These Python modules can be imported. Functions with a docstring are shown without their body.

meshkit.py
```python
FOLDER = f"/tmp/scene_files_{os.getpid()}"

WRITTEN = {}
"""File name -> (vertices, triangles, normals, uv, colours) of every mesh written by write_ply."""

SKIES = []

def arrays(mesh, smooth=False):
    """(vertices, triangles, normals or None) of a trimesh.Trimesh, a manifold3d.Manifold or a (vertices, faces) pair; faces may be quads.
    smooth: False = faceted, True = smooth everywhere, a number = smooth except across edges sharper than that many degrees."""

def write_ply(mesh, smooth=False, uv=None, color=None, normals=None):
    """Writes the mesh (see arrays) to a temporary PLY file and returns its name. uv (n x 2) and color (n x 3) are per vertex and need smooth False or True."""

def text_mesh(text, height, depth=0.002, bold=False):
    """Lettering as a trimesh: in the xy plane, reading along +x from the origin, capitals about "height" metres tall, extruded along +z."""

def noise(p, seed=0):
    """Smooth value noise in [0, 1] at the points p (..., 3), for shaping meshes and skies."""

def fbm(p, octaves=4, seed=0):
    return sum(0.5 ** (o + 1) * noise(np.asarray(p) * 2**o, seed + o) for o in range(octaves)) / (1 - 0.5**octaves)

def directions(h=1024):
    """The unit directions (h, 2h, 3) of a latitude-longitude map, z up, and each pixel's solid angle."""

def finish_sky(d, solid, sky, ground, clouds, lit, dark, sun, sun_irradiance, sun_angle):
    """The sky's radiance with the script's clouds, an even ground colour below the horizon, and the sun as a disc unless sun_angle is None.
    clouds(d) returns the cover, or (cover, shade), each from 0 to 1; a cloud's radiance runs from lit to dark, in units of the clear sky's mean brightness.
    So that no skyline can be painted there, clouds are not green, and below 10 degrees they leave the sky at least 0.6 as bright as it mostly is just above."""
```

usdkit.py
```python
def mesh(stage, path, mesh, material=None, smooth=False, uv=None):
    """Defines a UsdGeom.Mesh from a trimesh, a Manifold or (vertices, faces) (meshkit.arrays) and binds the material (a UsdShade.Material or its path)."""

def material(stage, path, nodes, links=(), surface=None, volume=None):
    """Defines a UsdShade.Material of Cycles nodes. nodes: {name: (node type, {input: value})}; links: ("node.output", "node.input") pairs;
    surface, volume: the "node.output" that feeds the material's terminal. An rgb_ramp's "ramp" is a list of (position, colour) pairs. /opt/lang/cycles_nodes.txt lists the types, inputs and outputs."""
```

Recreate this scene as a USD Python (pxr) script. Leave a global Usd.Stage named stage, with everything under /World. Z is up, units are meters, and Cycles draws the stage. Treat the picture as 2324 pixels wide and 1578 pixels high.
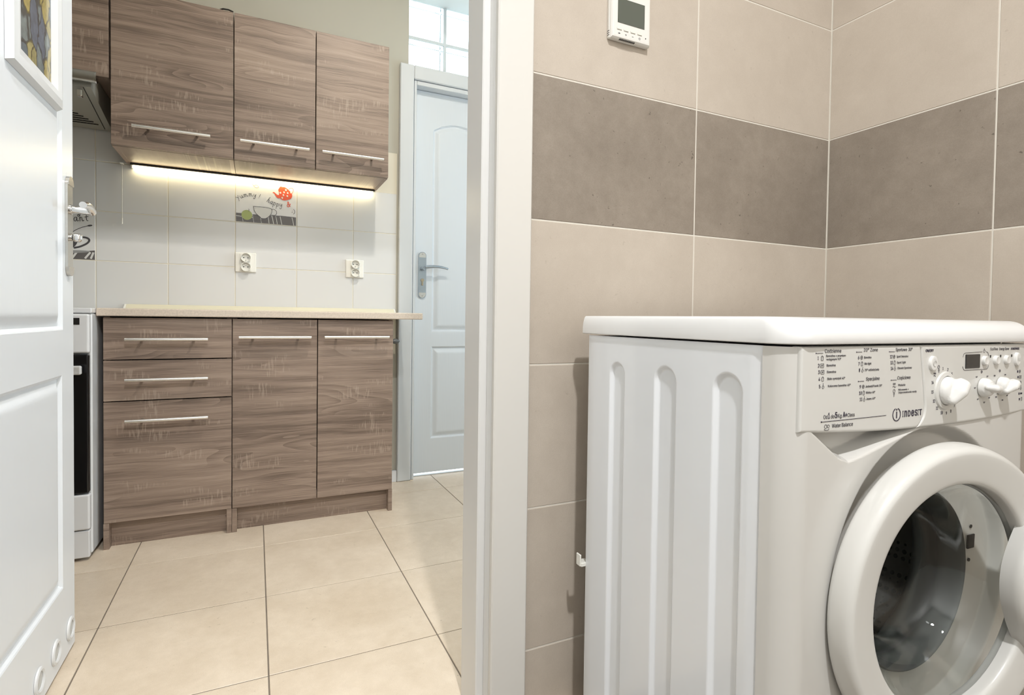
import math, random
import numpy as np, trimesh, manifold3d as m3, usdkit, meshkit
from shapely.geometry import Polygon, LineString, Point, box as sbox
from shapely.ops import unary_union
from shapely import affinity
from pxr import Usd, UsdGeom, UsdLux, UsdShade, Gf, Sdf

random.seed(7)
RNG = np.random.default_rng(7)
stage = Usd.Stage.CreateInMemory()
UsdGeom.SetStageUpAxis(stage, UsdGeom.Tokens.z)
UsdGeom.SetStageMetersPerUnit(stage, 1.0)
UsdGeom.Xform.Define(stage, '/World')

# ------------------------------------------------------------------ camera, light, exposure
EYE = 0.8393
cam = UsdGeom.Camera.Define(stage, '/World/camera')
YAW, PITCH, ROLL, FPX, SHIFT = 25.2719, -1.2644, 0.7612, 1232.44, -38.62
y_, p_, r_ = map(math.radians, (YAW, PITCH, ROLL))
Fv = np.array([math.sin(y_) * math.cos(p_), math.cos(y_) * math.cos(p_), math.sin(p_)])
Rv = np.array([math.cos(y_), -math.sin(y_), 0.0]); Uv = np.cross(Rv, Fv)
R2 = math.cos(r_) * Rv + math.sin(r_) * Uv; U2 = -math.sin(r_) * Rv + math.cos(r_) * Uv
M = Gf.Matrix4d(*R2, 0, *U2, 0, *(-Fv), 0, 0, 0, EYE, 1)
cam.AddTransformOp().Set(M)
HAP = 36.0
cam.CreateHorizontalApertureAttr(HAP); cam.CreateVerticalApertureAttr(HAP * 1578 / 2324)
cam.CreateFocalLengthAttr(HAP * FPX / 2324)
cam.CreateVerticalApertureOffsetAttr(HAP * SHIFT / 2324)
cam.CreateHorizontalApertureOffsetAttr(0.0)
cam.CreateClippingRangeAttr(Gf.Vec2f(0.02, 100))
cam.CreateExposureAttr(0.0)

dome = UsdLux.DomeLight.Define(stage, '/World/sky')
dome.CreateIntensityAttr(1.7); dome.CreateColorAttr(Gf.Vec3f(0.92, 0.98, 1.0))

def disk_light(name, pos, radius, intensity, color):
    """a round ceiling downlight; shines towards -z"""
    l = UsdLux.DiskLight.Define(stage, '/World/' + name)
    l.CreateRadiusAttr(radius); l.CreateIntensityAttr(intensity); l.CreateColorAttr(Gf.Vec3f(*color))
    l.AddTranslateOp().Set(Gf.Vec3d(*pos)); return l

def rect_light(name, pos, rot, w, h, intensity, color):
    l = UsdLux.RectLight.Define(stage, '/World/' + name)
    l.CreateWidthAttr(w); l.CreateHeightAttr(h); l.CreateIntensityAttr(intensity); l.CreateColorAttr(Gf.Vec3f(*color))
    l.AddTranslateOp().Set(Gf.Vec3d(*pos)); l.AddRotateXYZOp().Set(Gf.Vec3f(*rot)); return l

KITCHEN_LAMP = (0.55, 1.293, 2.772)
BATH_LAMP = (0.17, -0.50, 2.772)
disk_light('kitchen_lamp_light', KITCHEN_LAMP, 0.040, 1400.0, (1.0, 0.945, 0.86))
disk_light('bathroom_lamp_light', BATH_LAMP, 0.050, 2280.0, (0.98, 0.985, 1.0))
# added cool fill in an assumed, unseen side window (window_2), shining towards -x
rect_light('daylight_side_window', (2.262, 1.75, 1.35), (0, 90, 0), 0.8, 0.7, 7.0, (0.56, 0.78, 1.0))

# ------------------------------------------------------------------ scene helpers
used = {}
ORIGIN = {}
def numbered(name, parent='/World'):
    k = (parent, name); n = used.get(k, 0); used[k] = n + 1
    return name if n == 0 else f'{name}_{n:03d}'

def tag(p, label=None, cat=None, group=None, kind=None):
    p = p.GetPrim() if hasattr(p, 'GetPrim') else p
    for k, v in (('label', label), ('category', cat), ('group', group), ('kind', kind)):
        if v: p.SetCustomDataByKey(k, v)
    return p

def thing(name, label=None, cat=None, loc=(0, 0, 0), group=None, kind=None):
    path = '/World/' + numbered(name)
    x = UsdGeom.Xform.Define(stage, path); x.AddTranslateOp().Set(Gf.Vec3d(*loc))
    ORIGIN[path] = np.array(loc, float)
    return tag(x, label, cat, group, kind)

def obj(name, mesh, mat, parent=None, smooth=30, label=None, kind=None):
    """one Mesh prim under parent (or /World); vertices are given in world coordinates."""
    pp = str(parent.GetPath()) if parent is not None else '/World'
    path = pp + '/' + numbered(name, pp)
    org = ORIGIN.get(pp, np.zeros(3))
    ORIGIN[path] = org
    v, f, n = meshkit.arrays(mesh, smooth)
    v = np.asarray(v) - org
    from pxr import Vt
    m = UsdGeom.Mesh.Define(stage, path)
    m.CreatePointsAttr(Vt.Vec3fArray.FromNumpy(v.astype(np.float32)))
    m.CreateFaceVertexCountsAttr(Vt.IntArray.FromNumpy(np.full(len(f), 3, np.int32)))
    m.CreateFaceVertexIndicesAttr(Vt.IntArray.FromNumpy(f.astype(np.int32).ravel()))
    m.CreateSubdivisionSchemeAttr('none')
    if n is not None:
        m.CreateNormalsAttr(Vt.Vec3fArray.FromNumpy(n.astype(np.float32))); m.SetNormalsInterpolation('vertex')
    UsdShade.MaterialBindingAPI.Apply(m.GetPrim()).Bind(mat)
    return tag(m, label, kind=kind)

def dup(root, loc, label, group=None):
    was = root.GetCustomData()
    r = thing(root.GetName().rstrip('0123456789').rstrip('_'), label, was['category'], loc, group or was.get('group'))
    r.GetReferences().AddInternalReference(root.GetPath()); r.SetInstanceable(True)
    return r

# ------------------------------------------------------------------ shape helpers
def bx(x0, x1, y0, y1, z0, z1, c=0.0):
    """box with chamfered edges (c metres)"""
    if c <= 0:
        b = trimesh.creation.box((x1 - x0, y1 - y0, z1 - z0)); b.apply_translation(((x0 + x1) / 2, (y0 + y1) / 2, (z0 + z1) / 2)); return b
    pts = []
    for X, sx in ((x0, 1), (x1, -1)):
        for Y, sy in ((y0, 1), (y1, -1)):
            for Z, sz in ((z0, 1), (z1, -1)):
                pts += [(X + sx * c, Y + sy * c, Z), (X + sx * c, Y, Z + sz * c), (X, Y + sy * c, Z + sz * c)]
    return trimesh.convex.convex_hull(np.array(pts))

def cat(*ms): return trimesh.util.concatenate([m for m in ms])

def rbx(x0, x1, y0, y1, z0, z1, r, n=5):
    """box with rounded edges"""
    s = trimesh.creation.icosphere(2, r).vertices
    pts = [s + np.array((X, Y, Z)) for X in (x0 + r, x1 - r) for Y in (y0 + r, y1 - r) for Z in (z0 + r, z1 - r)]
    return trimesh.convex.convex_hull(np.vstack(pts))

def cyl(p0, p1, r, n=24, r2=None):
    p0, p1 = np.array(p0, float), np.array(p1, float)
    return lathe([(0, 0), (r, 0), (r if r2 is None else r2, np.linalg.norm(p1 - p0)), (0, np.linalg.norm(p1 - p0))], p0, p1 - p0, n)

def lathe(profile, at, axis, n=48, cap=False):
    """profile [(radius, height)] turned round axis (starting at 'at')"""
    pr = np.array(profile, float); ax = np.array(axis, float); ax /= np.linalg.norm(ax)
    a = np.cross(ax, [0, 0, 1.0] if abs(ax[2]) < .9 else [1.0, 0, 0]); a /= np.linalg.norm(a); b = np.cross(ax, a)
    t = np.arange(n) * 2 * np.pi / n
    ring = np.cos(t)[:, None] * a + np.sin(t)[:, None] * b
    v = (np.array(at) + pr[:, None, 1, None] * ax + pr[:, None, 0, None] * ring[None]).reshape(-1, 3)
    F = []
    for i in range(len(pr) - 1):
        for j in range(n):
            k = (j + 1) % n
            F += [(i * n + j, i * n + k, (i + 1) * n + k), (i * n + j, (i + 1) * n + k, (i + 1) * n + j)]
    m = trimesh.Trimesh(v, F, process=False); m.merge_vertices(); m.update_faces(m.nondegenerate_faces()); m.remove_unreferenced_vertices()
    if m.is_watertight and m.volume < 0: m.invert()
    return m

def tube(points, r, n=10, caps=True):
    p = np.array(points, float); t = np.gradient(p, axis=0); t /= np.linalg.norm(t, axis=1, keepdims=True) + 1e-12
    up = np.array([0, 0, 1.0]) if abs(t[0][2]) < .9 else np.array([1.0, 0, 0])
    a0 = np.cross(t[0], up); a0 /= np.linalg.norm(a0); V = []
    rr = np.broadcast_to(r, (len(p),))
    for i in range(len(p)):
        a0 = a0 - t[i] * (a0 @ t[i]); a0 /= np.linalg.norm(a0); b0 = np.cross(t[i], a0)
        th = np.arange(n) * 2 * np.pi / n
        V.append(p[i] + rr[i] * (np.cos(th)[:, None] * a0 + np.sin(th)[:, None] * b0))
    V = np.vstack(V); F = []
    for i in range(len(p) - 1):
        for j in range(n):
            k = (j + 1) % n; F += [(i * n + j, i * n + k, (i + 1) * n + k), (i * n + j, (i + 1) * n + k, (i + 1) * n + j)]
    if caps:
        c0, c1 = len(V), len(V) + 1; V = np.vstack([V, p[:1], p[-1:]]); o = (len(p) - 1) * n
        for j in range(n):
            k = (j + 1) % n; F += [(c0, k, j), (c1, o + j, o + k)]
    m = trimesh.Trimesh(V, F, process=False)
    trimesh.repair.fix_normals(m)
    return m

def grid_mesh(P, close=False):
    """P (n, m, 3) -> mesh"""
    n, m = P.shape[:2]; idx = np.arange(n * m).reshape(n, m)
    q = np.stack([idx[:-1, :-1], idx[:-1, 1:], idx[1:, 1:], idx[1:, :-1]], -1).reshape(-1, 4)
    return trimesh.Trimesh(P.reshape(-1, 3), np.vstack([q[:, [0, 1, 2]], q[:, [0, 2, 3]]]), process=False)

def loft(sections, caps=True):
    """list of (n,3) closed sections -> closed mesh"""
    S = [np.asarray(s, float) for s in sections]; n = len(S[0]); V = np.vstack(S); F = []
    for i in range(len(S) - 1):
        for j in range(n):
            k = (j + 1) % n; F += [(i * n + j, i * n + k, (i + 1) * n + k), (i * n + j, (i + 1) * n + k, (i + 1) * n + j)]
    if caps:
        c0, c1 = len(V), len(V) + 1; V = np.vstack([V, S[0].mean(0)[None], S[-1].mean(0)[None]]); o = (len(S) - 1) * n
        for j in range(n):
            k = (j + 1) % n; F += [(c0, k, j), (c1, o + j, o + k)]
    m = trimesh.Trimesh(V, F, process=False); trimesh.repair.fix_normals(m); return m

def extrude(poly, depth):
    gs = getattr(poly, 'geoms', [poly])
    return cat(*[trimesh.creation.extrude_polygon(g, depth, engine='earcut') for g in gs if g.area > 1e-9])

def on_y(mesh, y, x0=0.0, z0=0.0):
    """a mesh drawn in xy (thickness z) put upright on the plane y, its front towards -y"""
    v = np.array(mesh.vertices); m = mesh.copy(); m.vertices = np.stack([x0 + v[:, 0], y - v[:, 2], z0 + v[:, 1]], 1); m.fix_normals(); return m

# ------------------------------------------------------------------ materials
def mat(name, nodes, links=(), surface='p.BSDF'):
    return usdkit.material(stage, '/World/Looks/' + name, nodes, links, surface)
UsdGeom.Scope.Define(stage, '/World/Looks')

def plain(name, color, rough=0.5, metallic=0.0, coat=0.0, bump=None, spec=0.5, var=0.0, varscale=6.0, aniso=None):
    nodes = {'p': ('principled_bsdf', dict(base_color=color, roughness=rough, metallic=metallic, coat_weight=coat, specular_ior_level=spec))}
    links = []
    if bump or var:
        nodes['g'] = ('geometry', {})
    if bump:
        sc, dist, st = bump
        nodes['mp'] = ('mapping', {'scale': sc}); links.append(('g.position', 'mp.vector'))
        nodes['bn'] = ('noise_texture', {'scale': 1.0, 'detail': 3.0}); links.append(('mp.vector', 'bn.vector'))
        nodes['b'] = ('bump', {'distance': dist, 'strength': st}); links += [('bn.fac', 'b.height'), ('b.normal', 'p.normal')]
    if var:
        nodes['vn'] = ('noise_texture', {'scale': varscale, 'detail': 4.0}); links.append(('g.position', 'vn.vector'))
        c = np.array(color)
        nodes['vr'] = ('rgb_ramp', {'ramp': [(.3, tuple(c * (1 - var))), (.7, tuple(np.minimum(c * (1 + var), 1)))]})
        links += [('vn.fac', 'vr.fac'), ('vr.color', 'p.base_color')]
    return mat(name, nodes, links)

def stone(name, dark, light, speck, rough, scale=4.0, speck_amt=0.5, coat=0.0):
    """cement-look porcelain: clouds, fine grain, dark pits"""
    nodes = {
        'g': ('geometry', {}), 'oi': ('object_info', {}),
        'ov': ('vector_math', {'math_type': 'scale', 'vector1': (3.7, 9.1, 5.3)}), 'ad': ('vector_math', {'math_type': 'add'}),
        'n1': ('noise_texture', {'scale': scale, 'detail': 8.0, 'roughness': 0.62, 'distortion': 0.4}),
        'n2': ('noise_texture', {'scale': 420.0, 'detail': 2.0}),
        'n4': ('noise_texture', {'scale': scale * 7, 'detail': 6.0, 'roughness': 0.7}),
        'm0': ('mix_float', {'fac': 0.35}),
        'm1': ('mix_float', {'fac': 0.18}),
        'r': ('rgb_ramp', {'ramp': [(.30, dark), (.50, tuple((np.array(dark) + np.array(light)) / 2)), (.68, light)]}),
        'n3': ('noise_texture', {'scale': 75.0, 'detail': 3.0, 'roughness': .6}),
        'r3': ('rgb_ramp', {'ramp': [(.0, (0, 0, 0)), (.685, (0, 0, 0)), (.74, (1, 1, 1))]}),
        'ms': ('math', {'math_type': 'multiply', 'value2': speck_amt}),
        'mx': ('mix', {'color2': speck}),
        'p': ('principled_bsdf', {'roughness': rough, 'specular_ior_level': 0.45, 'coat_weight': coat}),
        'b': ('bump', {'distance': 0.0006, 'strength': 0.3}),
    }
    links = [('oi.random', 'ov.scale'), ('g.position', 'ad.vector1'), ('ov.vector', 'ad.vector2'),
             ('ad.vector', 'n1.vector'), ('ad.vector', 'n2.vector'), ('ad.vector', 'n3.vector'), ('ad.vector', 'n4.vector'),
             ('n1.fac', 'm0.a'), ('n4.fac', 'm0.b'), ('m0.result', 'm1.a'), ('n2.fac', 'm1.b'), ('m1.result', 'r.fac'),
             ('n3.fac', 'r3.fac'), ('r3.color', 'ms.value1'), ('ms.value', 'mx.fac'), ('r.color', 'mx.color1'),
             ('mx.color', 'p.base_color'), ('m1.result', 'b.height'), ('b.normal', 'p.normal')]
    return mat(name, nodes, links)

def wood(name, tone=1.0, warm=1.0, rough=0.46):
    """brown-grey sawn oak decor: grain along x, cathedral figure, light cross saw marks"""
    c = lambda r, g, b: (r * tone * warm, g * tone, b * tone / warm)
    N = lambda d=3.0, r=.6: ('noise_texture', {'scale': 1.0, 'detail': d, 'roughness': r})
    nodes = {
        'g': ('geometry', {}), 'oi': ('object_info', {}),
        'ov': ('vector_math', {'math_type': 'scale', 'vector1': (13.7, 0.0, 7.9)}), 'ad': ('vector_math', {'math_type': 'add'}),
        'wm': ('mapping', {'scale': (3.0, 1.0, 8.0)}), 'wn': N(1.5),
        'wf': ('vector_math', {'math_type': 'multiply', 'vector2': (0.0, 0.0, 0.035)}), 'wa': ('vector_math', {'math_type': 'add'}),
        'm1': ('mapping', {'scale': (0.9, 1.0, 42.0)}), 'n1': N(5.0, .65),
        'm2': ('mapping', {'scale': (9.0, 1.0, 420.0)}), 'n2': N(4.0, .65),
        'm3': ('mapping', {'scale': (1.3, 1.0, 7.0)}), 'n3': N(2.0),
        'm7': ('mapping', {'scale': (2.6, 1.0, 13.0)}), 'n7': N(1.0, .4),
        'k1': ('math', {'math_type': 'multiply', 'value2': 9.0}), 'k2': ('math', {'math_type': 'fraction'}), 'k3': ('map_range', {'from_min': 0.0, 'from_max': 1.0, 'to_min': 0.34, 'to_max': 0.62}),
        'm8': ('mapping', {'scale': (2.2, 1.0, 9.0)}), 'n8': N(1.0, .4), 'r8': ('rgb_ramp', {'ramp': [(.0, (0, 0, 0)), (.54, (0, 0, 0)), (.62, (.75, .75, .75))]}),
        'x0': ('mix_float', {}), 'x1': ('mix_float', {'fac': 0.36}), 'x2': ('mix_float', {'fac': 0.28}),
        'r': ('rgb_ramp', {'ramp': [(.34, c(.105, .076, .060)), (.43, c(.185, .137, .108)), (.50, c(.270, .205, .164)), (.57, c(.335, .259, .208)), (.68, c(.42, .335, .275))]}),
        'm4': ('mapping', {'scale': (170.0, 1.0, 22.0)}), 'n4': N(1.0),
        'r4': ('rgb_ramp', {'ramp': [(.0, (0, 0, 0)), (.52, (0, 0, 0)), (.64, (1, 1, 1))]}),
        'm5': ('mapping', {'scale': (6.0, 1.0, 18.0)}), 'n5': N(1.0),
        'r5': ('rgb_ramp', {'ramp': [(.0, (0, 0, 0)), (.585, (0, 0, 0)), (.67, (1, 1, 1))]}),
        'mm': ('math', {'math_type': 'multiply'}), 'm6': ('math', {'math_type': 'multiply', 'value2': 0.36}),
        'mx': ('mix', {'color2': c(.50, .415, .34)}),
        'p': ('principled_bsdf', {'roughness': rough, 'specular_ior_level': 0.45}),
        'b': ('bump', {'distance': 0.0008, 'strength': 0.35}),
    }
    links = [('oi.random', 'ov.scale'), ('g.position', 'ad.vector1'), ('ov.vector', 'ad.vector2'),
             ('ad.vector', 'wm.vector'), ('wm.vector', 'wn.vector'), ('wn.color', 'wf.vector1'), ('ad.vector', 'wa.vector1'), ('wf.vector', 'wa.vector2'),
             ('wa.vector', 'm1.vector'), ('m1.vector', 'n1.vector'), ('ad.vector', 'm2.vector'), ('m2.vector', 'n2.vector'),
             ('ad.vector', 'm3.vector'), ('m3.vector', 'n3.vector'), ('wa.vector', 'm7.vector'), ('m7.vector', 'n7.vector'),
             ('n7.fac', 'k1.value1'), ('k1.value', 'k2.value1'), ('k2.value', 'k3.value'), ('ad.vector', 'm8.vector'), ('m8.vector', 'n8.vector'), ('n8.fac', 'r8.fac'),
             ('r8.color', 'x0.fac'), ('n1.fac', 'x0.a'), ('k3.result', 'x0.b'),
             ('x0.result', 'x1.a'), ('n2.fac', 'x1.b'), ('x1.result', 'x2.a'), ('n3.fac', 'x2.b'), ('x2.result', 'r.fac'),
             ('ad.vector', 'm4.vector'), ('m4.vector', 'n4.vector'), ('n4.fac', 'r4.fac'),
             ('ad.vector', 'm5.vector'), ('m5.vector', 'n5.vector'), ('n5.fac', 'r5.fac'),
             ('r4.color', 'mm.value1'), ('r5.color', 'mm.value2'), ('mm.value', 'm6.value1'), ('m6.value', 'mx.fac'),
             ('r.color', 'mx.color1'), ('mx.color', 'p.base_color'), ('n2.fac', 'b.height'), ('b.normal', 'p.normal')]
    return mat(name, nodes, links)

MW = wood('oak_decor', 0.97, 1.025); MWU = wood('oak_decor_carcass', 1.25)
M_beige = stone('beige_tile', (.470, .405, .335), (.580, .512, .432), (.36, .30, .24), 0.42, 3.0, 0.35)
M_taupe = stone('taupe_tile', (.205, .170, .135), (.335, .285, .232), (.09, .07, .055), 0.45, 5.0, 0.75)
M_floor = stone('floor_tile', (.575, .470, .350), (.775, .665, .535), (.36, .29, .21), 0.33, 4.0, 0.4)
M_grout = plain('light_grout', (.70, .66, .58), 0.9)
M_fgrout = plain('floor_grout', (.20, .165, .13), 0.9)
M_ktile = plain('white_wall_tile', (.69, .69, .675), 0.16, bump=((9, 9, 9), .002, .12))
M_kgrout = plain('cream_grout', (.72, .67, .55), 0.9)
M_cream = plain('cream_paint', (.50, .485, .415), 0.85, bump=((220, 220, 220), .0005, .25))
M_white_wall = plain('white_paint', (.80, .80, .78), 0.9)
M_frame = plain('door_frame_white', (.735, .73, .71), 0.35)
M_casing_lit = plain('casing_white_lit_tint', (.70, .68, .635), 0.35)  # frame white tinted cream: bathroom light on the casing put into the colour
M_trimw = plain('door_trim_white', (.73, .74, .745), 0.35)
M_door = plain('door_leaf_white', (.79, .82, .85), 0.33, bump=((260, 260, 9), .0006, .30))
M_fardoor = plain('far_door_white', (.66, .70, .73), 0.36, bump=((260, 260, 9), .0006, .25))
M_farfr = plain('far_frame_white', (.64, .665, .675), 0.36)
M_wfront_dim = plain('washer_front_dimmed', (.62, .605, .57), 0.28, coat=0.4)  # machine white darkened: the dimmer light on the front is in the colour
M_doorh = plain('door_leaf_rail', (.74, .76, .78), 0.33, bump=((9, 9, 260), .0009, .40))
M_worktop = plain('worktop_beige', (.66, .57, .48), 0.4, var=.10, varscale=160.0)
M_steel = plain('brushed_steel', (.62, .61, .58), 0.28, 1.0)
M_alu = plain('aluminium_bar', (.92, .91, .88), 0.34, 1.0)
M_chrome = plain('chrome', (.80, .80, .80), 0.08, 1.0)
M_plate = plain('satin_plate', (.46, .52, .58), 0.30, 1.0)
M_post = plain('handle_post', (.42, .38, .34), 0.4, 1.0)
M_dark = plain('dark_gap', (.02, .018, .016), 0.7)
M_black = plain('black_glass', (.006, .006, .007), 0.06)
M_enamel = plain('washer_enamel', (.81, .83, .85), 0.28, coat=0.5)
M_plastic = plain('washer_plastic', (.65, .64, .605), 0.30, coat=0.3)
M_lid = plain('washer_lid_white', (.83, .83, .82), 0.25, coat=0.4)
M_knob = plain('knob_white', (.78, .77, .74), 0.18, coat=0.5)
M_print = plain('print_dark_violet', (.035, .03, .05), 0.5)
M_printg = plain('print_grey', (.12, .115, .12), 0.5)
M_display = plain('display_window', (.02, .019, .018), 0.15)
M_rubber = plain('grey_rubber', (.085, .088, .085), 0.4)
M_drum = mat('drum_steel', {
    'g': ('geometry', {}), 'v': ('voronoi_texture', {'scale': 70.0, 'randomness': 0.12}),
    'r': ('rgb_ramp', {'ramp': [(.0, (.01, .01, .01)), (.30, (.015, .014, .013)), (.36, (.30, .28, .25)), (1, (.30, .28, .25))]}),
    'p': ('principled_bsdf', {'metallic': 0.7, 'roughness': 0.35})},
    [('g.position', 'v.vector'), ('v.distance', 'r.fac'), ('r.color', 'p.base_color')])
M_glass = mat('porthole_glass', {'p': ('principled_bsdf', {'base_color': (.93, .96, .94), 'roughness': 0.0, 'transmission_weight': 1.0, 'ior': 1.42})})
M_socket = plain('socket_cream', (.82, .81, .75), 0.3)
M_thermo = plain('thermostat_white', (.76, .74, .69), 0.4)
M_lcd = plain('lcd_grey_green', (.095, .105, .085), 0.2)
M_key = plain('thermostat_key', (.80, .77, .68), 0.4)
M_cooker = plain('cooker_enamel', (.74, .75, .76), 0.25, coat=0.4)
M_mortar = plain('block_mortar', (.62, .68, .70), 0.8)
M_hoodgrey = plain('hood_grey', (.42, .41, .36), 0.4, 0.3)
M_capst = plain('cap_steel', (.60, .57, .52), 0.22, 1.0)
M_brass = plain('satin_brass', (.52, .45, .33), 0.3, 1.0)
M_tp = lambda n, c: plain('tile_print_' + n, c, 0.3)
P_ink, P_red, P_green, P_band, P_white = M_tp('ink', (.075, .072, .075)), M_tp('red', (.70, .095, .035)), M_tp('green', (.36, .42, .13)), M_tp('band', (.13, .12, .115)), M_tp('white', (.66, .66, .63))
M_led = mat('led_diffuser', {'e': ('emission', {'color': (1.0, .85, .52), 'strength': 12.0})}, surface='e.emission')
# glass block: mostly see-through, softened
M_block = mat('glass_block', {
    'g': ('geometry', {}), 'n': ('noise_texture', {'scale': 38.0, 'detail': 1.0}), 'b': ('bump', {'distance': .004, 'strength': .6}),
    't': ('transparent_bsdf', {'color': (.90, .96, .98)}), 'tl': ('translucent_bsdf', {'color': (.85, .93, .95)}),
    'gl': ('glossy_bsdf', {'color': (.9, .95, .96), 'roughness': 0.08}),
    'm1': ('mix_closure', {'fac': 0.35}), 'f': ('fresnel', {'IOR': 1.45}), 'm2': ('mix_closure', {})},
    [('g.position', 'n.vector'), ('n.fac', 'b.height'), ('b.normal', 'gl.normal'), ('t.BSDF', 'm1.closure1'), ('tl.BSDF', 'm1.closure2'),
     ('f.fac', 'm2.fac'), ('m1.closure', 'm2.closure1'), ('gl.BSDF', 'm2.closure2')], 'm2.closure')
M_pane = mat('window_pane', {'t': ('transparent_bsdf', {}), 'gl': ('glossy_bsdf', {'color': (1, 1, 1), 'roughness': 0.0}), 'f': ('fresnel', {'IOR': 1.45}), 'm': ('mix_closure', {})},
             [('f.fac', 'm.fac'), ('t.BSDF', 'm.closure1'), ('gl.BSDF', 'm.closure2')], 'm.closure')
# figured glass of the left door, amber and blue-green
M_stained = mat('figured_glass', {
    'g': ('geometry', {}), 'wn': ('noise_texture', {'scale': 30.0, 'detail': 2.0}), 'wf': ('vector_math', {'math_type': 'scale', 'scale': 0.035}), 'wa': ('vector_math', {'math_type': 'add'}),
    'mp': ('mapping', {'scale': (1.0, 30.0, 13.0)}), 'v': ('voronoi_texture', {'scale': 1.0}), 've': ('voronoi_texture', {'feature': 'distance_to_edge', 'scale': 1.0}),
    'sp': ('separate_color', {}), 'r': ('rgb_ramp', {'interpolate': False, 'ramp': [(.0, (.16, .19, .19)), (.2, (.30, .25, .085)), (.38, (.12, .15, .17)), (.5, (.36, .29, .095)), (.7, (.20, .21, .15)), (.82, (.10, .12, .16)), (.9, (.31, .27, .12))]}),
    'n2': ('noise_texture', {'scale': 55.0, 'detail': 3.0}), 'mv': ('mix', {'mix_type': 'overlay', 'fac': 0.45}),
    'e': ('rgb_ramp', {'ramp': [(.0, (.25, .25, .25)), (.035, (.35, .35, .35)), (.07, (1, 1, 1))]}), 'mu': ('mix', {'mix_type': 'multiply', 'fac': 1.0}),
    'p': ('principled_bsdf', {'roughness': 0.15})},
    [('g.position', 'wn.vector'), ('wn.color', 'wf.vector1'), ('g.position', 'wa.vector1'), ('wf.vector', 'wa.vector2'), ('wa.vector', 'mp.vector'), ('mp.vector', 'v.vector'), ('mp.vector', 've.vector'),
     ('v.color', 'sp.color'), ('sp.r', 'r.fac'), ('g.position', 'n2.vector'), ('r.color', 'mv.color1'), ('n2.fac', 'mv.color2'), ('ve.distance', 'e.fac'), ('mv.color', 'mu.color1'), ('e.color', 'mu.color2'), ('mu.color', 'p.base_color')])

# ================================================================== SETTING
W = 1.0059      # bathroom side of the partition
RX = 1.4445     # bathroom right wall
K = 2.7404      # kitchen back wall (tile face)
CEIL = 2.78
KX0, KX1 = -1.75, 2.25
BX0, BY0 = -0.95, -1.30
WK = 1.118      # kitchen side of the partition

# floor: grout bed with tiles
fl = obj('floor', bx(KX0, KX1, BY0, K + .30, -.10, -.0015), M_fgrout); tag(fl, 'beige stone-look tiled floor of the kitchen', kind='structure')
xs = [-0.378 + .4075 * k for k in range(-4, 7)]; ys = [2.5449 - .3936 * k for k in range(-1, 5)]
gw = .0016
for i in range(len(xs) - 1):
    for j in range(len(ys) - 1):
        x0, x1, y1, y0 = max(xs[i], KX0 + .01), min(xs[i + 1], KX1 - .01), ys[j], ys[j + 1]
        if x1 - x0 < .05: continue
        y1 = min(y1, K + .045)
        dz = RNG.uniform(-.0003, .0003)
        obj('tile', bx(x0 + gw, x1 - gw, y0 + gw, y1 - gw, -.0095, 0.0 + dz, .0008), M_floor, fl, smooth=False)

tag(obj('ceiling', bx(KX0, KX1, BY0, K + .3, CEIL, CEIL + .08), M_white_wall), 'flat white ceiling, out of view', kind='structure')
SOF = 2.459
tag(obj('trim_3', bx(.699, KX1, K - .42, K + .16, SOF, CEIL), M_white_wall), 'white boxed beam above the glass blocks', kind='structure')

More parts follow.
